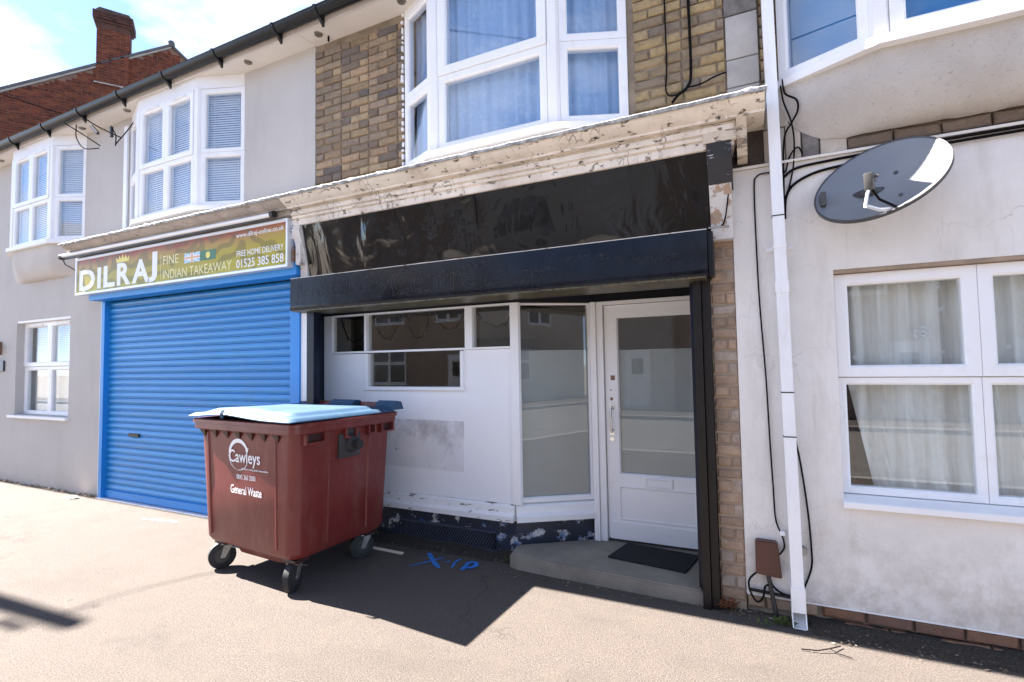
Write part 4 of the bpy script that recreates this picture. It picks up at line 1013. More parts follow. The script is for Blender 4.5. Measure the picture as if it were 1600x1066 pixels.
# ------------------------------------------------------------------ wheeled waste container
def rrect(w, d, r, z, n=6, cx=0, cy=0):
    out = []
    for (sx, sy, a0) in ((1, -1, -PI/2), (1, 1, 0), (-1, 1, PI/2), (-1, -1, PI)):
        for k in range(n+1):
            a = a0+PI/2*k/n; out.append((cx+sx*(w/2-r)+r*math.cos(a), cy+sy*(d/2-r)+r*math.sin(a), z))
    return out
def loft(mb, loops, close_bottom=True, close_top=False):
    n = len(loops[0]); vs = [p for l in loops for p in l]
    fs = [(i*n+j, i*n+(j+1) % n, (i+1)*n+(j+1) % n, (i+1)*n+j) for i in range(len(loops)-1) for j in range(n)]
    if close_bottom: fs.append(tuple(range(n-1, -1, -1)))
    if close_top: o = (len(loops)-1)*n; fs.append(tuple(range(o, o+n)))
    mb.add(vs, fs)
def build_bin():
    name = 'waste_container'; LOCAL.add(name)
    T = thing(name, 'large dark red wheeled waste container with pale blue lid standing on the pavement', 'waste bin', (-3.415, 3.055, 0), None, math.radians(-4.5))
    mb = MB()
    loft(mb, [rrect(.98, .80, .10, .225), rrect(1.06, .88, .10, .240), rrect(1.10, .92, .095, .275), rrect(1.135, .945, .085, .70), rrect(1.17, .97, .075, 1.085),
              rrect(1.175, .975, .075, 1.098), rrect(1.245, 1.03, .06, 1.104), rrect(1.255, 1.04, .06, 1.112), rrect(1.255, 1.04, .06, 1.150), rrect(1.28, 1.06, .06, 1.153), rrect(1.28, 1.06, .06, 1.178),
              rrect(1.265, 1.045, .055, 1.184), rrect(1.18, .96, .05, 1.184), rrect(1.15, .93, .05, 1.10), rrect(1.04, .86, .08, .30)])
    body = mb.build('body', 'bin_red', T, smooth=32)
    yf = lambda z: -(.46+(.025)*(z-.275)/.81)         # front face
    xs_ = lambda z: .55+.035*(z-.275)/.81             # side face
    # corner ribs and swages
    for x in (-.44, .37):
        mb = MB(); k = .04
        mb.add([(x-.012, yf(.30)+.001, .30), (x+.012, yf(.30)+.001, .30), (x+.012+k*x, yf(1.08)+.001, 1.08), (x-.012+k*x, yf(1.08)+.001, 1.08), (x-.006, yf(.30)-.008, .30), (x+.006, yf(.30)-.008, .30), (x+.006+k*x, yf(1.08)-.008, 1.08), (x-.006+k*x, yf(1.08)-.008, 1.08)],
               [(0,1,5,4),(1,2,6,5),(2,3,7,6),(3,0,4,7),(4,5,6,7)])
        mb.build('rib', 'bin_red', T)
    for y, w in ((.22, .016), (-.17, .010)):
        for s in (-1, 1):
            mb = MB(); a, b = s*xs_(.30), s*xs_(1.07)
            mb.add([(a-s*.002, y-w, .30), (a-s*.002, y+w, .30), (b-s*.002, y+w, 1.07), (b-s*.002, y-w, 1.07), (a+s*.010, y-w*.5, .30), (a+s*.010, y+w*.5, .30), (b+s*.010, y+w*.5, 1.07), (b+s*.010, y-w*.5, 1.07)],
                   [(0,1,5,4),(1,2,6,5),(2,3,7,6),(3,0,4,7),(4,5,6,7)])
            mb.build('rib', 'bin_red', T)
    # gussets under the front rim, their shadow put into a darker red
    for k in range(7):
        x = -.50+k*.152
        mb = MB(); z1, z0 = 1.103, 1.035
        mb.add([(x-.038, -.513, z1), (x+.038, -.513, z1), (x+.038, yf(z1)+.004, z1), (x-.038, yf(z1)+.004, z1), (x, yf(z0)+.002, z0)], [(0,1,2,3),(0,4,1),(1,4,2),(3,4,0),(2,4,3)])
        mb.build('gusset', 'bin_dark', T)
    # side lugs under the rim with hand holes drawn as dark plates for their shade
    for s in (-1, 1):
        for y0, y1 in ((-.42, -.24), (-.06, .06), (.18, .26), (.32, .47)):
            mb = MB(); x = s*.583; xa, xb = (x, x+s*.045)
            for ya, yb in ((y0, y0+.016), (y1-.016, y1)): mb.box(min(xa, xb), max(xa, xb), ya, yb, 1.03, 1.103)
            mb.box(min(xa, xb), max(xa, xb), y0+.0165, y1-.0165, 1.03, 1.044); mb.build('rim_lug', 'bin_red', T)
            mb = MB(); xc = s*.5845; mb.box(min(xc, xc+s*.004), max(xc, xc+s*.004), y0+.017, y1-.017, 1.045, 1.102); mb.build('hand_hole_shade', 'bin_dark', T)
        # lifting trunnion
        mb = MB(); x = s*.580
        mb.box(min(x-s*.012, x+s*.022), max(x-s*.012, x+s*.022), -.10, .11, .885, 1.065, b=.006); mb.box(min(x-s*.004, x+s*.030), max(x-s*.004, x+s*.030), -.045, .075, 1.066, 1.16, b=.006)
        P = mb.build('trunnion_plate', 'trunnion_grey', T, smooth=30)
        mb = MB(); mb.tube([(x+s*.02, .02, .985), (x+s*.05, .02, .985), (x+s*.058, .02, .985), (x+s*.058, .02, .985), (x+s*.10, .02, .985)], [.068, .060, .05, .028, .026], 20); mb.tube([(x+s*.09, .02, .985), (x+s*.118, .02, .985)], .033, 16); mb.build('trunnion_pin', 'rubber', P, smooth=40)
    # belly between the wheels
    mb = MB(); loft(mb, [rrect(.56, .60, .10, .135), rrect(.64, .68, .10, .15), rrect(.70, .74, .10, .228)], True, True); mb.build('belly', 'bin_red', T, smooth=35)
    # castors
    for i, (x, y, a) in enumerate(((-.44, -.33, 1.15), (.42, -.34, 1.95), (.42, .34, 1.2), (-.44, .34, 1.9))):
        mb = MB(); mb.box(x-.075, x+.075, y-.065, y+.065, .196, .2245, b=.01); blk = mb.build('wheel_block', 'bin_dark', T)
        C = Matrix.Translation((x, y, 0)) @ Matrix.Rotation(a, 4, 'Z')
        mb = MB(); mb.box(-.055, .055, -.045, .045, .186, .195, b=.003); mb.tube([(0, 0, .196), (0, 0, .17)], .03, 14)
        for s in (-1, 1): mb.add([(-.03, s*.032, .178), (.035, s*.032, .178), (-.02, s*.032, .085), (-.055, s*.032, .085), (-.03, s*.036, .178), (.035, s*.036, .178), (-.02, s*.036, .085), (-.055, s*.036, .085)], [(0,1,2,3),(4,7,6,5),(0,4,5,1),(1,5,6,2),(2,6,7,3),(3,7,4,0)])
        mb.tube([(-.038, -.042, .1), (-.038, .042, .1)], .010, 8)
        if i in (1, 0): mb.add([(.02, -.03, .155), (.10, -.035, .125), (.10, .035, .125), (.02, .03, .155), (.02, -.03, .162), (.10, -.035, .132), (.10, .035, .132), (.02, .03, .162)], [(0,1,2,3),(4,7,6,5),(0,4,5,1),(1,5,6,2),(2,6,7,3),(3,7,4,0)])
        mb.xf(C); K = mb.build('castor', 'galvanised', T, smooth=35)
        mb = MB(); mb.tube([(-.038, -.026, .1), (-.038, -.022, .1), (-.038, .022, .1), (-.038, .026, .1)], [.088, .1, .1, .088], 28); mb.xf(C); mb.build('tyre', 'rubber', K, smooth=40)
        mb = MB(); mb.tube([(-.038, -.028, .1), (-.038, .028, .1)], .055, 20); mb.xf(C); mb.build('wheel_hub', 'trunnion_grey', K, smooth=40)
    # lid, bowed up along its front edge
    def lidz(x, y):
        e = max(0, 1-abs(x)/.66); f = max(0, min(1, (.1-y)/.62))
        return 1.188+.030*f*math.exp(-((x+.16)/.34)**2)+.006*f
    nx, ny = 40, 26; mb = MB(); X0, X1, Y0, Y1 = -.622, .632, -.555, .47
    def top(u, v):
        x = X0+(X1-X0)*u; y = Y0+(Y1-Y0)*v
        ed = min(u, 1-u)*(X1-X0); ev = min(v*1.0, 1-v)*(Y1-Y0); d = min(ed, ev)
        raise_ = .022*min(1, d/.02)+.026*max(0, min(1, (min(ed-.10, ev-.09))/.05))
        return (x, y, lidz(x, y)+.006+raise_)
    vs = [top(i/nx, j/ny) for j in range(ny+1) for i in range(nx+1)]
    bot = [(x, y, lidz(x, y)) for (x, y, z) in vs]
    n = len(vs); fs = [(j*(nx+1)+i, j*(nx+1)+i+1, (j+1)*(nx+1)+i+1, (j+1)*(nx+1)+i) for j in range(ny) for i in range(nx)]
    fb = [tuple(q+n for q in reversed(f)) for f in fs]
    rim = [(i, i+1) for i in range(nx)]+[((j+1)*(nx+1)-1, (j+2)*(nx+1)-1) for j in range(ny)]+[(ny*(nx+1)+i+1, ny*(nx+1)+i) for i in range(nx)]+[((j+1)*(nx+1), j*(nx+1)) for j in range(ny)]
    mb.add(vs+bot, fs+fb+[(a, a+n, b+n, b) for a, b in rim]); L = mb.build('lid', 'bin_lid', T, smooth=45)
    mb = MB(); mb.tube([(-.14, -.560, 1.262), (-.14, -.574, 1.24), (-.14, -.570, 1.205)], .006, 6); mb.tube([(-.12, -.560, 1.262), (-.12, -.574, 1.24), (-.12, -.570, 1.205)], .006, 6); mb.build('lid_catch', 'bin_lid', L)
    for xa, xb in ((-.58, -.40), (-.16, .14), (.42, .632)):
        mb = MB(); mb.prism([(.455, 1.20), (.455, 1.245), (.50, 1.275), (.555, 1.265), (.585, 1.20)], xa, xb, 'x'); mb.build('hinge_cover', 'bin_lid', L, smooth=30)
    for xa, xb in ((-.385, -.20), (.17, .40)):
        mb = MB(); mb.box(xa, xb, .51, .575, 1.12, 1.235, b=.008); mb.tube([(xa-.01, .54, 1.238), (xb+.01, .54, 1.238)], .018, 10); mb.build('hinge_post', 'bin_red', T, smooth=30)
    # print on the front
    k = -.025/.81
    M = Matrix(((1, 0, 0, 0), (0, 1, k, -k*.275), (0, 0, 1, 0), (0, 0, 0, 1))); y = -.46-.0035
    tx = lambda b, x0, x1, z0, z1, off=0.: text_fit(b, x0, x1, z0, z1, y, 'print_white', 'lettering', T, offset=off, extrude=.0008, M=M)
    tx('Cawleys', -.175, .205, .845, .965, .008); tx('leading in caring, global responsibility', -.02, .30, .822, .838)
    tx('0845 260 2000', -.085, .145, .752, .788); tx('General Waste', -.165, .215, .642, .705, .006)
    cx, cz = -.055, .925
    mb = MB(); N = 24
    def arc(r0, r1, a0, a1, n):
        vs = []
        for i in range(n+1):
            t = i/n; a = math.radians(a0+(a1-a0)*t); w = (r1(t) if callable(r1) else r1)
            vs += [(cx+r0*1.12*math.cos(a), y, cz+r0*math.sin(a)), (cx+w*1.12*math.cos(a), y, cz+w*math.sin(a))]
        mb.add(vs, [(2*i, 2*i+1, 2*i+3, 2*i+2) for i in range(n)])
    arc(.094, lambda t: .112+.012*math.sin(PI*t), 28, 176, N); arc(.104, .109, 268, 330, 12)
    a = math.radians(24); mb.add([(cx+1.12*.086*math.cos(a+.12), y, cz+.086*math.sin(a+.12)), (cx+1.12*.128*math.cos(a+.12), y, cz+.128*math.sin(a+.12)), (cx+1.12*.108*math.cos(a-.14), y, cz+.108*math.sin(a-.14))], [(0,1,2)])
    for q in range(9):
        a = math.radians(184+q*9.6); r = .0085-.0006*q
        mb.add([(cx+1.12*.108*math.cos(a)+r*math.cos(t*PI/4), y, cz+.108*math.sin(a)+r*math.sin(t*PI/4)) for t in range(8)], [tuple(range(8))])
    mb.xf(M); mb.build('logo_ring', 'print_white', T)
    T.scale = (1, 1, 1.025)
build_bin()

# ------------------------------------------------------------------ satellite dish
def build_dish():
    T = thing('satellite_dish', 'oval grey satellite dish with receiver arm on the white plaster wall', 'satellite dish', (.72, 3.6, 2.58))
    C = Vector((.712, 3.395, 2.612)); N = Vector((-.37, -.77, .52)).normalized()
    A = Vector((.86, -.18, .30)); A = (A-N*A.dot(N)).normalized(); B = N.cross(A).normalized()
    if B.z < 0: B = -B
    ra, rb = .318, .272; dep = .075
    def P(r, t, o=0.): return C+A*(ra*r*math.cos(t))+B*(rb*r*math.sin(t))+N*(dep*(r*r-1)*1.0+o)
    seg, rings = 64, 14; mb = MB()
    front = [[P(i/rings, 2*PI*k/seg) for k in range(seg)] for i in range(1, rings+1)]
    vs = [P(0, 0)]+[v for r in front for v in r]
    fs = [(0, 1+k, 1+(k+1) % seg) for k in range(seg)]+[(1+i*seg+k, 1+(i+1)*seg+k, 1+(i+1)*seg+(k+1) % seg, 1+i*seg+(k+1) % seg) for i in range(rings-1) for k in range(seg)]
    mb.add(vs, fs); D = mb.build('reflector', 'dish_grey', T, smooth=80)
    mb = MB(); vs = []
    for k in range(seg):
        t = 2*PI*k/seg; rad = (A*math.cos(t)*ra+B*math.sin(t)*rb).normalized()
        vs += [P(1, t, .001), P(1, t, .004)+rad*.010, P(1, t, -.016)+rad*.012, P(1, t, -.02), P(.98, t, -.022)]
    mb.add(vs, [(k*5+j, k*5+j+1, ((k+1) % seg)*5+j+1, ((k+1) % seg)*5+j) for k in range(seg) for j in range(4)]); mb.build('rim', 'dish_back', D, smooth=60)
    mb = MB(); mb.grid(lambda u, v: P(.01+.97*v, 2*PI*u, -.014), 48, 6); mb.build('back_shell', 'dish_back', D, smooth=80)
    for a_, b_ in ((-.06, .02), (.09, .06), (.05, -.14)):
        mb = MB(); q = C+A*a_+B*b_+N*(-dep+dep*((a_/ra)**2+(b_/rb)**2)+.001); mb.cyl(q, q+N*.006, .011, 10); mb.build('bolt', 'dish_back', D)
    # boom and receiver
    root = P(.93, -PI/2-.05, -.01); lnb = Vector((.622, 3.15, 2.535)); tip = Vector((.598, 3.14, 2.405))
    mb = MB(); mb.tube([root+B*.05-N*.03, root, (root+tip)*.5+Vector((0, 0, -.012)), tip], .010, 8); mb.build('boom', 'aluminium', T, smooth=40)
    mb = MB(); mb.tube([tip, tip+Vector((.012, .004, .06)), lnb+Vector((0, 0, -.03))], .008, 8); mb.build('receiver_strut', 'aluminium', T, smooth=40)
    d = (C-lnb).normalized(); q = d.to_track_quat('Z', 'Y').to_matrix().to_4x4(); q.translation = lnb
    mb = MB(); mb.box(-.020, .020, -.045, .045, -.026, .026, b=.006); mb.tube([(0, .01, .028), (0, .01, .055), (0, .01, .062)], [.022, .026, .022], 16); mb.tube([(-.026, .02, 0), (-.042, .02, 0)], .008, 8)
    mb.xf(q); mb.build('receiver', 'lnb_grey', T, smooth=35)
    mb = MB(); mb.tube([lnb+Vector((.01, .02, -.03)), lnb+Vector((.06, .10, -.075)), (root+Vector((.02, -.02, .0))), root+Vector((.03, .12, .03))], .007, 6); mb.build('receiver_lead', 'wire_dark', T)
    # wall mount
    mb = MB(); mb.tube([C-N*.09, Vector((.66, 3.44, 2.56)), Vector((.60, 3.54, 2.56)), Vector((.60, 3.598, 2.56))], .022, 12); mb.box(.53, .67, 3.585, 3.599, 2.45, 2.67, b=.004); mb.build('wall_mount', 'dish_back', T, smooth=35)
    mb = MB(); mb.box(.437, .467, 3.44, 3.599, 2.515, 2.60, b=.006); mb.build('stay_plate', 'dish_back', T)
build_dish()

# ------------------------------------------------------------------ downpipe, meter box, cables
def build_services():
    T = thing('downpipe', 'white square downpipe running down the wall between the two right houses', 'pipe', (.235, 3.55, 0))
    def px(z): return .236-.0085*z
    mb = MB(); w = .033
    def seg(z0, z1, e=0.):
        mb.add([(px(z)+sx*(w+e), 3.52+sy*(w+e), z) for z in (z0, z1) for sx, sy in ((-1, -1), (1, -1), (1, 1), (-1, 1))], [(0,3,2,1),(4,5,6,7),(0,1,5,4),(1,2,6,5),(2,3,7,6),(3,0,4,7)])
    seg(.16, 4.9); mb.build('pipe', 'pipe_white', T)
    for z in (3.98, 2.02, .165):
        mb = MB(); seg(z, z+.07, .005); mb.build('socket', 'pipe_white', T)
    for z in (2.30,):
        mb = MB(); seg(z, z+.022, .004); mb.box(px(z)-.075, px(z)+.075, 3.585, 3.599, z, z+.022); mb.build('clip', 'pipe_white', T)
    for z in (2.50, 1.40, 1.13):
        mb = MB(); seg(z, z+.007, .002); mb.build('tie', 'tape_black', T)
    mb = MB()     # shoe
    x = px(.1)
    pr = [(3.482, .165), (3.482, .09), (3.44, .02), (3.50, .004), (3.556, .06), (3.556, .165)]
    mb.prism(pr, x-.038, x-.033, 'x'); mb.prism(pr, x+.033, x+.038, 'x'); mb.add([(x-.033, 3.483, .164), (x+.033, 3.483, .164), (x+.033, 3.483, .09), (x-.033, 3.483, .09)], [(0,1,2,3)])
    mb.add([(x-.033, 3.556, .164), (x+.033, 3.556, .164), (x+.033, 3.556, .06), (x-.033, 3.556, .06), (x+.033, 3.50, .005), (x-.033, 3.50, .005), (x+.033, 3.45, .01), (x-.033, 3.45, .01)], [(0,1,2,3), (3,2,4,5), (5,4,6,7)])
    mb.build('shoe', 'pipe_white', T)
    # brown meter cover
    T = thing('meter_cover', 'rusty brown plate cover low on the white wall beside the downpipe', 'cover', (.08, 3.58, .25))
    mb = MB(); mb.prism([(.010, .272), (.022, .262), (.150, .252), (.156, .262), (.140, .456), (.130, .468), (.022, .470), (.012, .458)], 3.545, 3.599, 'y'); bm = bmesh.new()
    o = mb.build('cover_plate', 'meter_brown', T)
    bm.from_mesh(o.data); bmesh.ops.bevel(bm, geom=[e for e in bm.edges if all(v.co.y < 3.55 for v in e.verts)], offset=.006, segments=2, affect='EDGES'); bm.to_mesh(o.data); bm.free()
    def cab(name, pts, r, label, mat='wire_dark', n=6, cat='cable'):
        P = [Vector(p) for p in pts]; out = []
        for i in range(len(P)-1):
            a, b, c, d = P[max(i-1, 0)], P[i], P[i+1], P[min(i+2, len(P)-1)]
            for k in range(n):
                t = k/n; out.append(.5*((2*b)+(c-a)*t+(2*a-5*b+4*c-d)*t*t+(3*b-a-3*c+d)*t**3))
        out.append(P[-1]); mb = MB(); mb.tube(out, r, 7)
        return tag(mb.build(name, mat, None, smooth=60), label, cat)
    y = 3.588
    cab('wall_cable', [(.27, y, 2.80), (.16, y, 2.815), (.105, y, 2.80), (.088, y, 2.72), (.088, y, 2.3), (.094, y, 1.95), (.112, y, 1.5), (.120, y, 1.1), (.128, y, .8), (.135, y, .6), (.168, y, .50), (.175, y, .43), (.140, 3.57, .385)], .0048, 'thin black cable running down the white wall left of the downpipe into the brown cover')
    cab('wall_cable', [(.262, y, 1.10), (.285, y, .95), (.312, y, .67), (.322, y, .45), (.318, y, .33), (.275, y, .20)], .0055, 'black cable bowing out of the lower right side of the downpipe')
    cab('wall_cable', [(.02, 3.57, .27), (-.03, 3.57, .21), (-.025, 3.56, .14), (.01, 3.55, .09), (.045, 3.55, .12), (.06, 3.55, .19), (.09, 3.56, .2)], .0065, 'looped black cable hanging below the brown cover')
    cab('wall_cable', [(.085, 3.572, .265), (.10, 3.568, .20), (.15, 3.575, .155), (.21, 3.58, .145)], .0065, 'black cable curving from the brown cover to behind the downpipe')
    cab('service_duct', [(.078, 3.565, .27), (.09, 3.56, .18), (.11, 3.545, .06), (.118, 3.54, -.02)], .014, 'thick dark service duct rising from the pavement to the brown cover', 'dark_plastic', cat='pipe')
    cab('gas_pipe', [(-.03, 3.575, .150), (.10, 3.575, .143), (.205, 3.575, .138)], .010, 'dark horizontal pipe at the foot of the wall below the brown cover', 'rail_brown', cat='pipe')
    cab('wall_cable', [(.275, 3.57, 3.40), (.285, 3.56, 3.30), (.345, 3.55, 3.24), (.35, 3.55, 3.17), (.315, 3.55, 3.10), (.275, 3.56, 3.03), (.262, 3.58, 2.9), (.258, 3.585, 2.7), (.25, 3.585, 2.5)], .006, 'black cable looped below the bay sill beside the downpipe')
    cab('wall_cable', [(.262, 3.57, 3.36), (.275, 3.565, 3.25), (.31, 3.56, 3.12), (.325, 3.57, 3.0), (.318, 3.58, 2.85), (.30, y, 2.75), (.268, y, 2.62), (.26, y, 2.5)], .005, 'slack black cable crossing behind the downpipe under the bay corner')
    cab('wall_cable', [(.262, y, 2.77), (.33, y, 2.815), (.5, y, 2.83), (.8, y, 2.84), (1.2, y-.008, 2.845), (2.6, y-.008, 2.85)], .0085, 'upper of two black cables along the ledge behind the dish', n=4)
    cab('wall_cable', [(.258, y, 2.60), (.30, y, 2.70), (.42, y, 2.765), (.6, y, 2.79), (.9, y-.004, 2.812), (1.3, y-.012, 2.822), (2.6, y-.012, 2.826)], .0085, 'lower of two black cables along the ledge behind the dish', n=4)
    cab('wall_cable', [(.272, y, 2.80), (.30, y, 2.90), (.345, 3.59, 2.95), (.37, 3.59, 2.90)], .005, 'short stray black cable end on the painted stones', n=5)
    cab('brick_cable', [(-.432, 3.592, 4.83), (-.436, 3.588, 4.2), (-.434, 3.588, 3.7), (-.445, 3.588, 3.53), (-.42, 3.58, 3.47), (-.36, 3.57, 3.46)], .0055, 'thinner black cable down the yellow brick right of the big bay')
    cab('brick_cable', [(-.272, 3.588, 4.83), (-.277, 3.582, 4.2), (-.274, 3.582, 3.62), (-.30, 3.575, 3.50), (-.36, 3.56, 3.45), (-.40, 3.55, 3.40)], .010, 'thick black cable down the yellow brick next to the stone quoins')
    cab('brick_cable', [(-.30, 3.58, 3.50), (-.22, 3.58, 3.50), (-.12, 3.58, 3.53), (-.05, 3.578, 3.54)], .0055, 'short black cable running level across the brick to the quoins')
    cab('wall_cable', [(-.15, 3.53, 2.47), (-.10, 3.50, 2.50), (-.075, 3.47, 2.6), (-.055, 3.45, 2.75), (-.02, 3.42, 2.92), (.02, 3.40, 3.02)], .0045, 'thin black wire climbing the peeling bracket at the sign box end')
    cab('wall_cable', [(-.19, 3.44, 2.465), (-.14, 3.47, 2.47), (-.08, 3.50, 2.475), (-.06, 3.55, 2.48)], .007, 'grey wires bunched behind the top corner of the black sign box', 'galvanised')
    cab('drop_wire', [(-3.62, 3.585, 4.82), (-3.4, 3.35, 4.92), (-3.05, 2.9, 5.05), (-1.0, -1.0, 6.2), (1.5, -7.5, 7.6)], .009, 'black drop wire rising over the gutter from the top of the brick wall')
    cab('drop_wire', [(-7.9, 3.30, 4.83), (-7.4, 3.26, 4.57), (-6.93, 3.24, 4.31)], .007, 'left stub of wire poking out below the gutter by the bay')
    cab('drop_wire', [(-7.45, 3.30, 4.80), (-7.0, 3.26, 4.56), (-6.48, 3.24, 4.31)], .007, 'right stub of wire poking out below the gutter by the bay')
    cab('drop_wire', [(-7.75, 3.36, 4.80), (-7.72, 3.35, 4.62), (-7.55, 3.36, 4.45), (-7.25, 3.38, 4.40)], .006, 'drooping black wire loop under the soffit between the grey bays')
    cab('drop_wire', [(-6.85, 3.59, 4.80), (-6.86, 3.50, 4.60), (-6.80, 3.35, 4.36), (-6.72, 3.30, 4.30), (-6.68, 3.28, 4.40), (-6.76, 3.28, 4.50)], .006, 'small hanging wire loop with a black joint under the soffit')
    mb = MB(); mb.box(-6.80, -6.765, 3.27, 3.30, 4.40, 4.53, b=.006); tag(mb.build('wire_joint', 'dark_plastic'), 'black cable joint hanging from the right wire stub', 'joint')
    mb = MB(); mb.box(-.016, .016, -.014, .014, -.10, .10, b=.005); o = mb.build('wire_joint', 'dark_plastic', None); o.location = (-7.12, 3.27, 4.56); o.rotation_euler = (0, math.radians(-50), 0); tag(o, 'black slanting cable joint on the wire under the gutter', 'joint')
    mb = MB(); mb.tube([(.275, 3.599, .43), (.275, 3.565, .428)], [.028, .024], 16); mb.tube([(.275, 3.564, .428), (.275, 3.56, .428)], [.017, .015], 14)
    tag(mb.build('vent_outlet', 'galvanised', None, smooth=40), 'small round metal outlet in the plaster right of the downpipe', 'outlet')
    mb = MB(); mb.box(.155, .185, 3.575, 3.599, .505, .535, b=.006); tag(mb.build('cable_clip', 'upvc'), 'small white cable clip above the brown cover', 'clip')
build_services()

# ------------------------------------------------------------------ things on the step, in the window and on the ground
def build_small():
    mb = MB(); mb.prism([(-1.02, 3.865), (-.44, 3.785), (-.372, 4.15), (-.94, 4.215)], .1005, .112, 'z')
    tag(mb.build('doormat', 'mat_black'), 'black rubber doormat lying askew on the concrete doorstep', 'doormat')
    # string of lights sagging behind the top panes
    pts = [(-3.80, 2.10), (-3.77, 2.0), (-3.72, 1.90), (-3.645, 1.865), (-3.55, 1.88), (-3.46, 1.955), (-3.44, 2.10), (-3.37, 2.11), (-3.33, 1.98), (-3.26, 1.89), (-3.19, 1.872), (-3.11, 1.93), (-3.06, 2.11), (-2.965, 2.112), (-2.94, 1.96), (-2.865, 1.868), (-2.78, 1.88), (-2.72, 1.98), (-2.70, 2.112), (-2.64, 2.11), (-2.59, 2.0), (-2.50, 1.94), (-2.41, 1.95), (-2.33, 2.05), (-2.29, 2.11), (-2.2, 2.1), (-2.12, 1.99), (-2.0, 1.94), (-1.9, 1.97), (-1.83, 2.06)]
    rnd = random.Random(2)
    G = thing('light_garland', 'string of tiny lights looped across the top of the shop window', 'string lights', (-2.8, 3.95, 1.9))
    mb = MB(); P3 = [(x, 3.945+.01*math.sin(i), z) for i, (x, z) in enumerate(pts)]; mb.tube(P3, .0065, 6); mb.build('cord', 'wire_dark', G)
    for i in range(0, len(P3)-1):
        a, b = Vector(P3[i]), Vector(P3[i+1])
        for t in (.25, .75):
            q = a.lerp(b, t); d = Vector((rnd.uniform(-1, 1), rnd.uniform(-.3, .3), rnd.uniform(-1, .4))).normalized()
            mb = MB(); mb.tube([q, q+d*.035], [.004, .003], 5); mb.build('bulb', 'wire_dark', G)
    # sprayed mark on the pavement
    strokes = [[(-2.515, 3.629), (-2.445, 3.562), (-2.353, 3.472), (-2.256, 3.395)], [(-2.493, 3.34), (-2.431, 3.44), (-2.38, 3.524), (-2.337, 3.603)], [(-2.285, 3.52), (-2.24, 3.54)], [(-2.165, 3.434), (-2.193, 3.521), (-2.201, 3.572), (-2.185, 3.615)], [(-2.065, 3.426), (-2.074, 3.485), (-2.091, 3.564), (-2.067, 3.6), (-2.028, 3.59), (-2.008, 3.547), (-2.018, 3.5), (-2.062, 3.477)]]
    mb = MB(); lay = 0
    for s, wd in zip(strokes, (.020, .009, .009, .011, .020)):
        P = [Vector((*p, 0)) for p in s]; vs = []; Q = []
        for i in range(len(P)-1):
            for k in range(4): Q.append(P[i].lerp(P[i+1], k/4))
        Q.append(P[-1]); lay += .0006
        for i, p in enumerate(Q):
            d = (Q[min(i+1, len(Q)-1)]-Q[max(i-1, 0)]).normalized(); n = Vector((-d.y, d.x, 0)); w = wd*(1+.35*noise.noise(p*30))*(.55 if i in (0, len(Q)-1) else 1)
            vs += [p+n*w+Vector((0, 0, .004+lay)), p-n*w+Vector((0, 0, .004+lay))]
        mb.add(vs, [(2*i, 2*i+1, 2*i+3, 2*i+2) for i in range(len(Q)-1)])
    tag(mb.build('sprayed_mark', 'spray_blue'), 'blue sprayed letters on the pavement below the air grille', 'graffiti')
    mb = MB(); mb.add([(-3.07, 3.53, .001), (-2.716, 3.515, .001), (-2.714, 3.545, .001), (-3.068, 3.56, .001), (-3.07, 3.535, .014), (-2.716, 3.52, .014), (-2.714, 3.54, .014), (-3.068, 3.555, .014)], [(0,3,2,1),(4,5,6,7),(0,1,5,4),(1,2,6,5),(2,3,7,6),(3,0,4,7)])
    tag(mb.build('sun_sliver', 'pale_beige'), 'pale thin strip on the ground behind the red container, standing in for sunlight', 'sun sliver')  # pale strip added for a sliver of sunlight on the ground
    rnd = random.Random(31); mb = MB(); z = .0042
    for cx, cy, n_, r0 in ((-5.75, 3.30, 11, .10), (-5.55, 3.33, 9, .07), (-5.93, 3.27, 8, .04)):
        vs = [(cx+r0*1.5*rnd.uniform(.5, 1.15)*math.cos(2*PI*i/n_), cy+r0*.38*rnd.uniform(.4, 1.2)*math.sin(2*PI*i/n_), z) for i in range(n_)]; z += .0006
        mb.add(vs, [tuple(range(n_))])
    tag(mb.build('paint_spill', 'pale_beige'), 'pale dried splash on the pavement in front of the blue shutter', 'stain')
    # litter and leaves swept against the walls
    rnd = random.Random(21); mb = MB()
    def bits(n, x0, x1, y0, y1, s0, s1, bias=1.):
        for _ in range(n):
            x = rnd.uniform(x0, x1); y = y0+(y1-y0)*(rnd.random()**bias); s = rnd.uniform(s0, s1); a = rnd.uniform(0, 2*PI); l = s*rnd.uniform(.6, 2.2); z = rnd.uniform(.003, .012)
            c, q = math.cos(a), math.sin(a); t = rnd.uniform(-.4, .4)*s
            mb.add([(x-c*l-q*s*.3, y-q*l+c*s*.3, z), (x-c*l*.2+q*s*.5, y-q*l*.2-c*s*.5, z+abs(t)), (x+c*l, y+q*l, z+.001), (x+q*-s*.5, y+c*s*.5, z+abs(t)*1.4)], [(0,1,2,3)])
    bits(1500, .25, 3.2, 3.36, 3.62, .003, .011, .55); bits(260, -.2, .3, 3.47, 3.6, .003, .009, .6)
    bits(520, -3.9, -1.8, 3.62, 3.87, .003, .010, .5); bits(240, -1.8, -.3, 3.46, 3.56, .003, .009, .7); bits(160, -11, -7.6, 3.5, 3.6, .003, .012, .6)
    bits(110, -5, 1.5, 2.3, 3.5, .0025, .006)
    tag(mb.build('litter', 'litter'), 'dry leaf litter and grit swept along the foot of the walls', 'litter', None, 'stuff')
    # earth banked at the footing
    mb = MB(); mb.grid(lambda u, v: (.30+3.6*u, 3.63-.20*v+.04*noise.noise(Vector((u*30, v*3, 0))), max(.0005, (.032+.02*noise.noise(Vector((u*22, v*5, 1))))*(1-v)**1.2+.0012)), 90, 10)
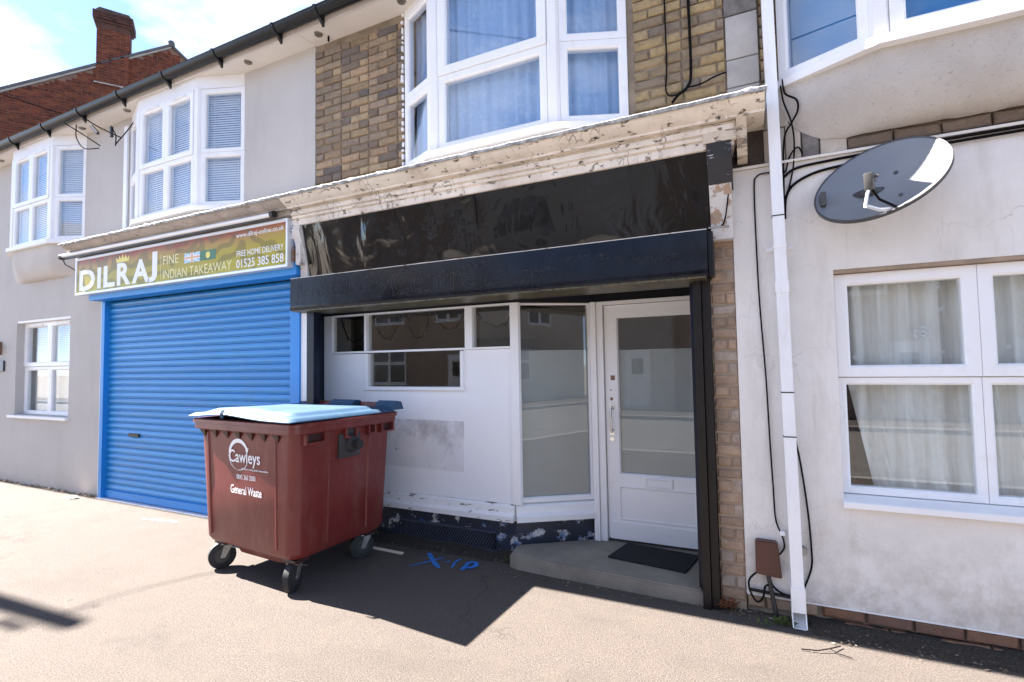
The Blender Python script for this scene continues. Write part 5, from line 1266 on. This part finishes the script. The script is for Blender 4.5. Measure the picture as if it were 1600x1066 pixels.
    tag(mb.build('soil_drift', 'soil'), 'dark drift of soil and debris below the white plaster wall', 'soil', None, 'stuff')
    mb = MB(); mb.grid(lambda u, v: (-3.95+2.15*u, 3.885-.20*v+.03*noise.noise(Vector((u*16, v*3, 4))), max(.0005, (.030+.022*noise.noise(Vector((u*14, v*5, 6))))*(1-v)**1.2+.0012)), 60, 8)
    tag(mb.build('soil_drift', 'soil'), 'dark drift of soil along the foot of the navy plinth', 'soil', None, 'stuff')
    def weed(x, y, n, h, label, mat='weed_green'):
        rnd = random.Random(int(abs(x*1000))); mb = MB()
        for _ in range(n):
            a = rnd.uniform(0, 2*PI); l = h*rnd.uniform(.5, 1.2); w = rnd.uniform(.004, .009); b = Vector((x+rnd.uniform(-.05, .05), y+rnd.uniform(-.03, .03), .0)); d = Vector((math.cos(a)*rnd.uniform(.3, 1), math.sin(a)*rnd.uniform(.3, 1), rnd.uniform(.5, 1.4))).normalized(); n_ = Vector((-d.y, d.x, 0)).normalized()
            m = b+d*l*.6+Vector((0, 0, .005)); e = b+d*l+Vector((0, 0, -l*.25))
            mb.add([b, m+n_*w, e, m-n_*w], [(0,1,2,3)])
        tag(mb.build('weed', mat), label, 'weed')
    weed(.155, 3.50, 46, .055, 'small green weed growing left of the downpipe shoe'); weed(.05, 3.46, 14, .04, 'tiny green sprout on the pavement edge further left of the downpipe')
    weed(-1.80, 3.72, 26, .05, 'yellowish weed at the left corner of the doorstep'); weed(-3.28, 3.83, 40, .06, 'mossy weed by the plinth behind the red container')
    weed(-.165, 3.575, 60, .09, 'reddish dry leaves stuck in the corner beside the shutter rail', 'dry_leaf'); weed(-7.62, 3.56, 16, .05, 'yellow green weed at the foot of the shutter frame')
    mb = MB(); mb.tube([(.42, 3.34, .012), (.36, 3.27, .02), (.30, 3.24, .012), (.22, 3.23, .008)], .0035, 5); mb.tube([(.36, 3.27, .02), (.40, 3.25, .012), (.46, 3.24, .008)], .0025, 5)
    tag(mb.build('twig', 'rail_brown'), 'thin forked twig lying on the pavement in front of the downpipe', 'twig')
    mb = MB()
    mb.add([(-8.0, 3.42, .004), (-7.78, 3.38, .006), (-7.70, 3.46, .02), (-7.9, 3.52, .012)], [(0,1,2,3)]); tag(mb.build('paper_scrap', 'pale_beige'), 'crumpled pale scrap of paper near the foot of the blue shutter', 'litter')
build_small()

# ------------------------------------------------------------------ red brick gable house behind the terrace
def build_gable():
    d = Vector((.55774715, .83001091, 0)); n = Vector((d.y, -d.x, 0)); O = Vector((-16.616, 6.921, 0)); k = .9
    T = thing('gable_house', 'red brick gable end with tall chimney rising behind the grey house', 'house', (-16.616, 6.921, 0))
    def P(s, z, o=0.): return O+d*s+n*o+Vector((0, 0, z))
    Z = lambda z: 1.6+k*(z-1.6)
    s0, z0 = -4.0*k, Z(9.76-.65*2.6); sa, za = 2.66*k, Z(12.38)
    rake = lambda s: za-(sa-s)*((12.38-9.76)/(2.66+1.41))
    sr = 5.5*k; zr = lambda s: za-(s-sa)*.86
    def extr(poly, o0, o1, name, mat, parent=T):
        m = len(poly); vs = [P(s, z, o0) for s, z in poly]+[P(s, z, o1) for s, z in poly]
        mb = MB(); mb.add(vs, [tuple(range(m)), tuple(range(2*m-1, m-1, -1))]+[(i, i+m, (i+1) % m+m, (i+1) % m) for i in range(m)]); return mb.build(name, mat, parent)
    extr([(s0, 0), (sr, 0), (sr, zr(sr)), (sa, za), (s0, rake(s0))], -.35, -.012, 'wall', 'mortar_red')
    # every brick of the gable is geometry, joined because single ones are too small to tell apart
    mb = MB(); rnd = random.Random(4); z = 5.2; row = 0
    while z < za-.06:
        s = s0+(.0 if row % 2 else -.11)
        while s < sr:
            w = rnd.choice((.215, .215, .1025)); zt = min(rake(s+.02), rake(s+w)) if s+w < sa else min(zr(s), zr(s+w), rake(s))
            if z+.065 < zt-.02 and s > s0:
                o = rnd.uniform(-.003, .004); mb.add([P(s, z, -.013), P(s+w, z, -.013), P(s+w, z+.065, -.013), P(s, z+.065, -.013), P(s+.003, z+.003, .002+o), P(s+w-.003, z+.003, .002+o), P(s+w-.003, z+.062, .002+o), P(s+.003, z+.062, .002+o)], [(0,1,5,4),(1,2,6,5),(2,3,7,6),(3,0,4,7),(4,5,6,7)])
            s += w+.011
        z += .0765; row += 1
    o = mb.build('bricks', 'red_brick', T); o['kind'] = 'stuff'
    # verge and roof slopes
    th = .05
    r1 = [(s0, rake(s0)+.0), (sa, za+.0), (sa, za+.07), (s0, rake(s0)+.07)]
    extr(r1, -7, .06, 'roof_slope', 'roof_slate'); extr([(sa, za), (sr, zr(sr)), (sr, zr(sr)+.07), (sa, za+.07)], -7, .06, 'roof_slope', 'roof_slate')
    extr([(s0, rake(s0)-.055), (sa, za-.055), (sa, za-.002), (s0, rake(s0)-.002)], .003, .035, 'verge_mortar', 'kerb_stone')
    mb = MB(); mb.tube([P(sa, za+.07, .09), P(sa, za+.07, -7)], .085, 10); mb.build('ridge_tile', 'roof_slate', T, smooth=40)
    # chimney stack, a brick at a time
    c0, c1 = .72*k, 1.55*k; w = c1-c0; zb, zt = Z(10.6), Z(12.95); dp = .42
    extr([(c0+.012, zb), (c1-.012, zb), (c1-.012, zt-.02), (c0+.012, zt-.02)], -dp+.012, .048, 'stack_core', 'mortar_red')
    rb = {}
    def bmesh_brick(L):
        L = .2 if left > .55 else .2001
        if L not in rb:
            bm = bmesh.new(); bmesh.ops.create_cube(bm, size=1)
            for v in bm.verts: v.co = Vector((v.co.x*L, v.co.y*.1, v.co.z*.064))
            bmesh.ops.bevel(bm, geom=bm.edges[:], offset=.004, segments=1, affect='EDGES'); me = bpy.data.meshes.new('brick'); bm.to_mesh(me); bm.free(); me.materials.append(MATS['red_brick' if L == .2 else 'sooty_brick']); rb[L] = me
        return rb[L]
    rz = math.atan2(d.y, d.x); z = zb; row = 0
    while z < zt-.05:
        ov = 0.
        left = zt-z
        if left < .42: ov = .045
        if left < .30: ov = .085
        if left < .10: ov = .05
        a0, a1 = c0-ov, c1+ov; o1 = .06+ov
        L = [(.19 if (row+i) % 2 else .19) for i in range(3)]
        cuts = [a0, a0+(a1-a0)*(.36 if row % 2 else .18), a0+(a1-a0)*(.72 if row % 2 else .54), a1] if True else []
        if row % 2 == 0: cuts = [a0, a0+(a1-a0)*.2, a0+(a1-a0)*.55, a0+(a1-a0)*.9, a1]
        for i in range(len(cuts)-1):
            ln = cuts[i+1]-cuts[i]-.010; q = P((cuts[i]+cuts[i+1])/2, z+.033, o1-.05)
            ob = link('brick', bmesh_brick(.2), T, q, (0, 0, rz)); ob.scale = (ln/.2, 1, 1)
        dl = dp+.06+2*ov-.1
        for i in range(2):      # return face towards the ridge
            yy = o1-.1-(i+.5)*dl/2; q = P(a1-.05, z+.033, yy); ob = link('brick', bmesh_brick(.2), T, q, (0, 0, rz+PI/2)); ob.scale = ((dl/2-.010)/.2, 1, 1)
            q = P(a0+.05, z+.033, yy); ob = link('brick', bmesh_brick(.2), T, q, (0, 0, rz+PI/2)); ob.scale = ((dl/2-.010)/.2, 1, 1)
        z += .0765; row += 1
    extr([(c0-.03, zt-.02), (c1+.03, zt-.02), (c1-.02, zt+.05), (c0+.06, zt+.075)], -dp+.03, .07, 'chimney_flaunching', 'dark_brown')
    extr([(c0-.03, zb+.0), (c1+.03, zb+.0), (c1+.03, zb+.02), (c0-.03, zb+.02)], .049, .075, 'lead_apron', 'lead')
build_gable()

# ------------------------------------------------------------------ across the street (seen in the glass) and the pole that throws its shadow in
def build_opposite():
    Y = -9.0
    def house(x0, x1, mat, label, door_x, wins):
        T = thing('street_house', label, 'house', ((x0+x1)/2, Y-.2, 0))
        mb = MB(); mb.box(x0, x1, Y-6, Y, -.05, 5.4); mb.build('wall', mat, T)
        mb = MB(); mb.prism([(Y+.25, 5.3), (Y-3, 7.4), (Y-6.25, 5.3)], x0, x1, 'x'); mb.build('roof', 'roof_slate', T)
        mb = MB(); mb.box(door_x-.42, door_x+.42, Y+.001, Y+.05, .0, 2.05, b=.01); D = mb.build('door', 'upvc', T)
        mb = MB(); mb.box(door_x-.2, door_x+.2, Y+.051, Y+.058, 1.2, 1.75); mb.build('door_glass', 'dark_glass', D)
        for x, z, w, h in wins:
            r = Run((x+w/2, Y+.0), (x-w/2, Y+.0)); mb = MB(); mb.box(x-w/2-.06, x+w/2+.06, Y+.001, Y+.09, z-.07, z-.002); W = mb.build('window', 'upvc', T)
            for a, b in ((0, w/2), (w/2, w)):
                for p, q in ((0, h*.6), (h*.6, h)):
                    m2 = MB(); r.ring(m2, (a, b, z+p, z+q), (a+.07, b-.07, z+p+.07, z+q-.07), .001, .06); m2.build('sash_frame', 'upvc', W)
                    m3 = MB(); r.box(m3, a+.06, b-.06, .002, .02, z+p+.06, z+q-.06); m3.build('pane', 'dark_glass', W)
    house(-16, -9.2, 'opp_brick', 'brown brick house across the street, far left of the row in the reflections', -10.2, [(-13.5, .9, 1.7, 1.4), (-13.5, 3.4, 1.5, 1.3), (-10.6, 3.4, 1.1, 1.3)])
    house(-9.2, -2.2, 'opp_render', 'beige rendered house across the street with a white door in the reflections', -3.4, [(-6.6, .9, 1.7, 1.4), (-7.2, 3.4, 1.5, 1.3), (-4.2, 3.4, 1.2, 1.3)])
    house(-2.2, 5.0, 'opp_brick', 'brown brick house across the street opposite the plastered house', 3.9, [(.2, .9, 1.8, 1.4), (-.4, 3.4, 1.4, 1.3), (2.8, 3.4, 1.4, 1.3)])
    house(5.0, 14, 'opp_render', 'beige rendered house across the street, far right of the row', 6.4, [(9.5, .9, 1.8, 1.4), (7.5, 3.4, 1.4, 1.3), (11, 3.4, 1.4, 1.3)])
    T = thing('telegraph_pole', 'tall wooden telegraph pole beyond the left edge, casting the dark shadow on the pavement', 'pole', (-12.47, 1.28, 0))
    mb = MB(); mb.tube([(-12.47, 1.28, -.1), (-12.47, 1.28, 4), (-12.47, 1.28, 7.9)], [.12, .10, .075], 14); mb.build('pole', 'wood_pole', T, smooth=60)
    mb = MB(); mb.box(-12.56, -12.38, 1.10, 1.165, 7.5, 7.62); mb.build('cable_box', 'dark_plastic', T)
    mb = MB(); mb.tube([(-12.47, 1.36, 7.70), (-12.47, 1.50, 7.72)], .012, 8); mb.build('hook', 'galvanised', T)
    for e, nm in (((-7.9, 3.36, 4.95), 'overhead wire from the telegraph pole to the gutter between the grey bays'),):
        a, b = Vector((-12.5, 1.5, 7.72)), Vector(e); mb = MB(); mb.tube([a.lerp(b, t/12)-Vector((0, 0, .35*math.sin(PI*t/12))) for t in range(13)], .006, 6)
        tag(mb.build('overhead_wire', 'wire_dark'), nm, 'wire')
build_opposite()
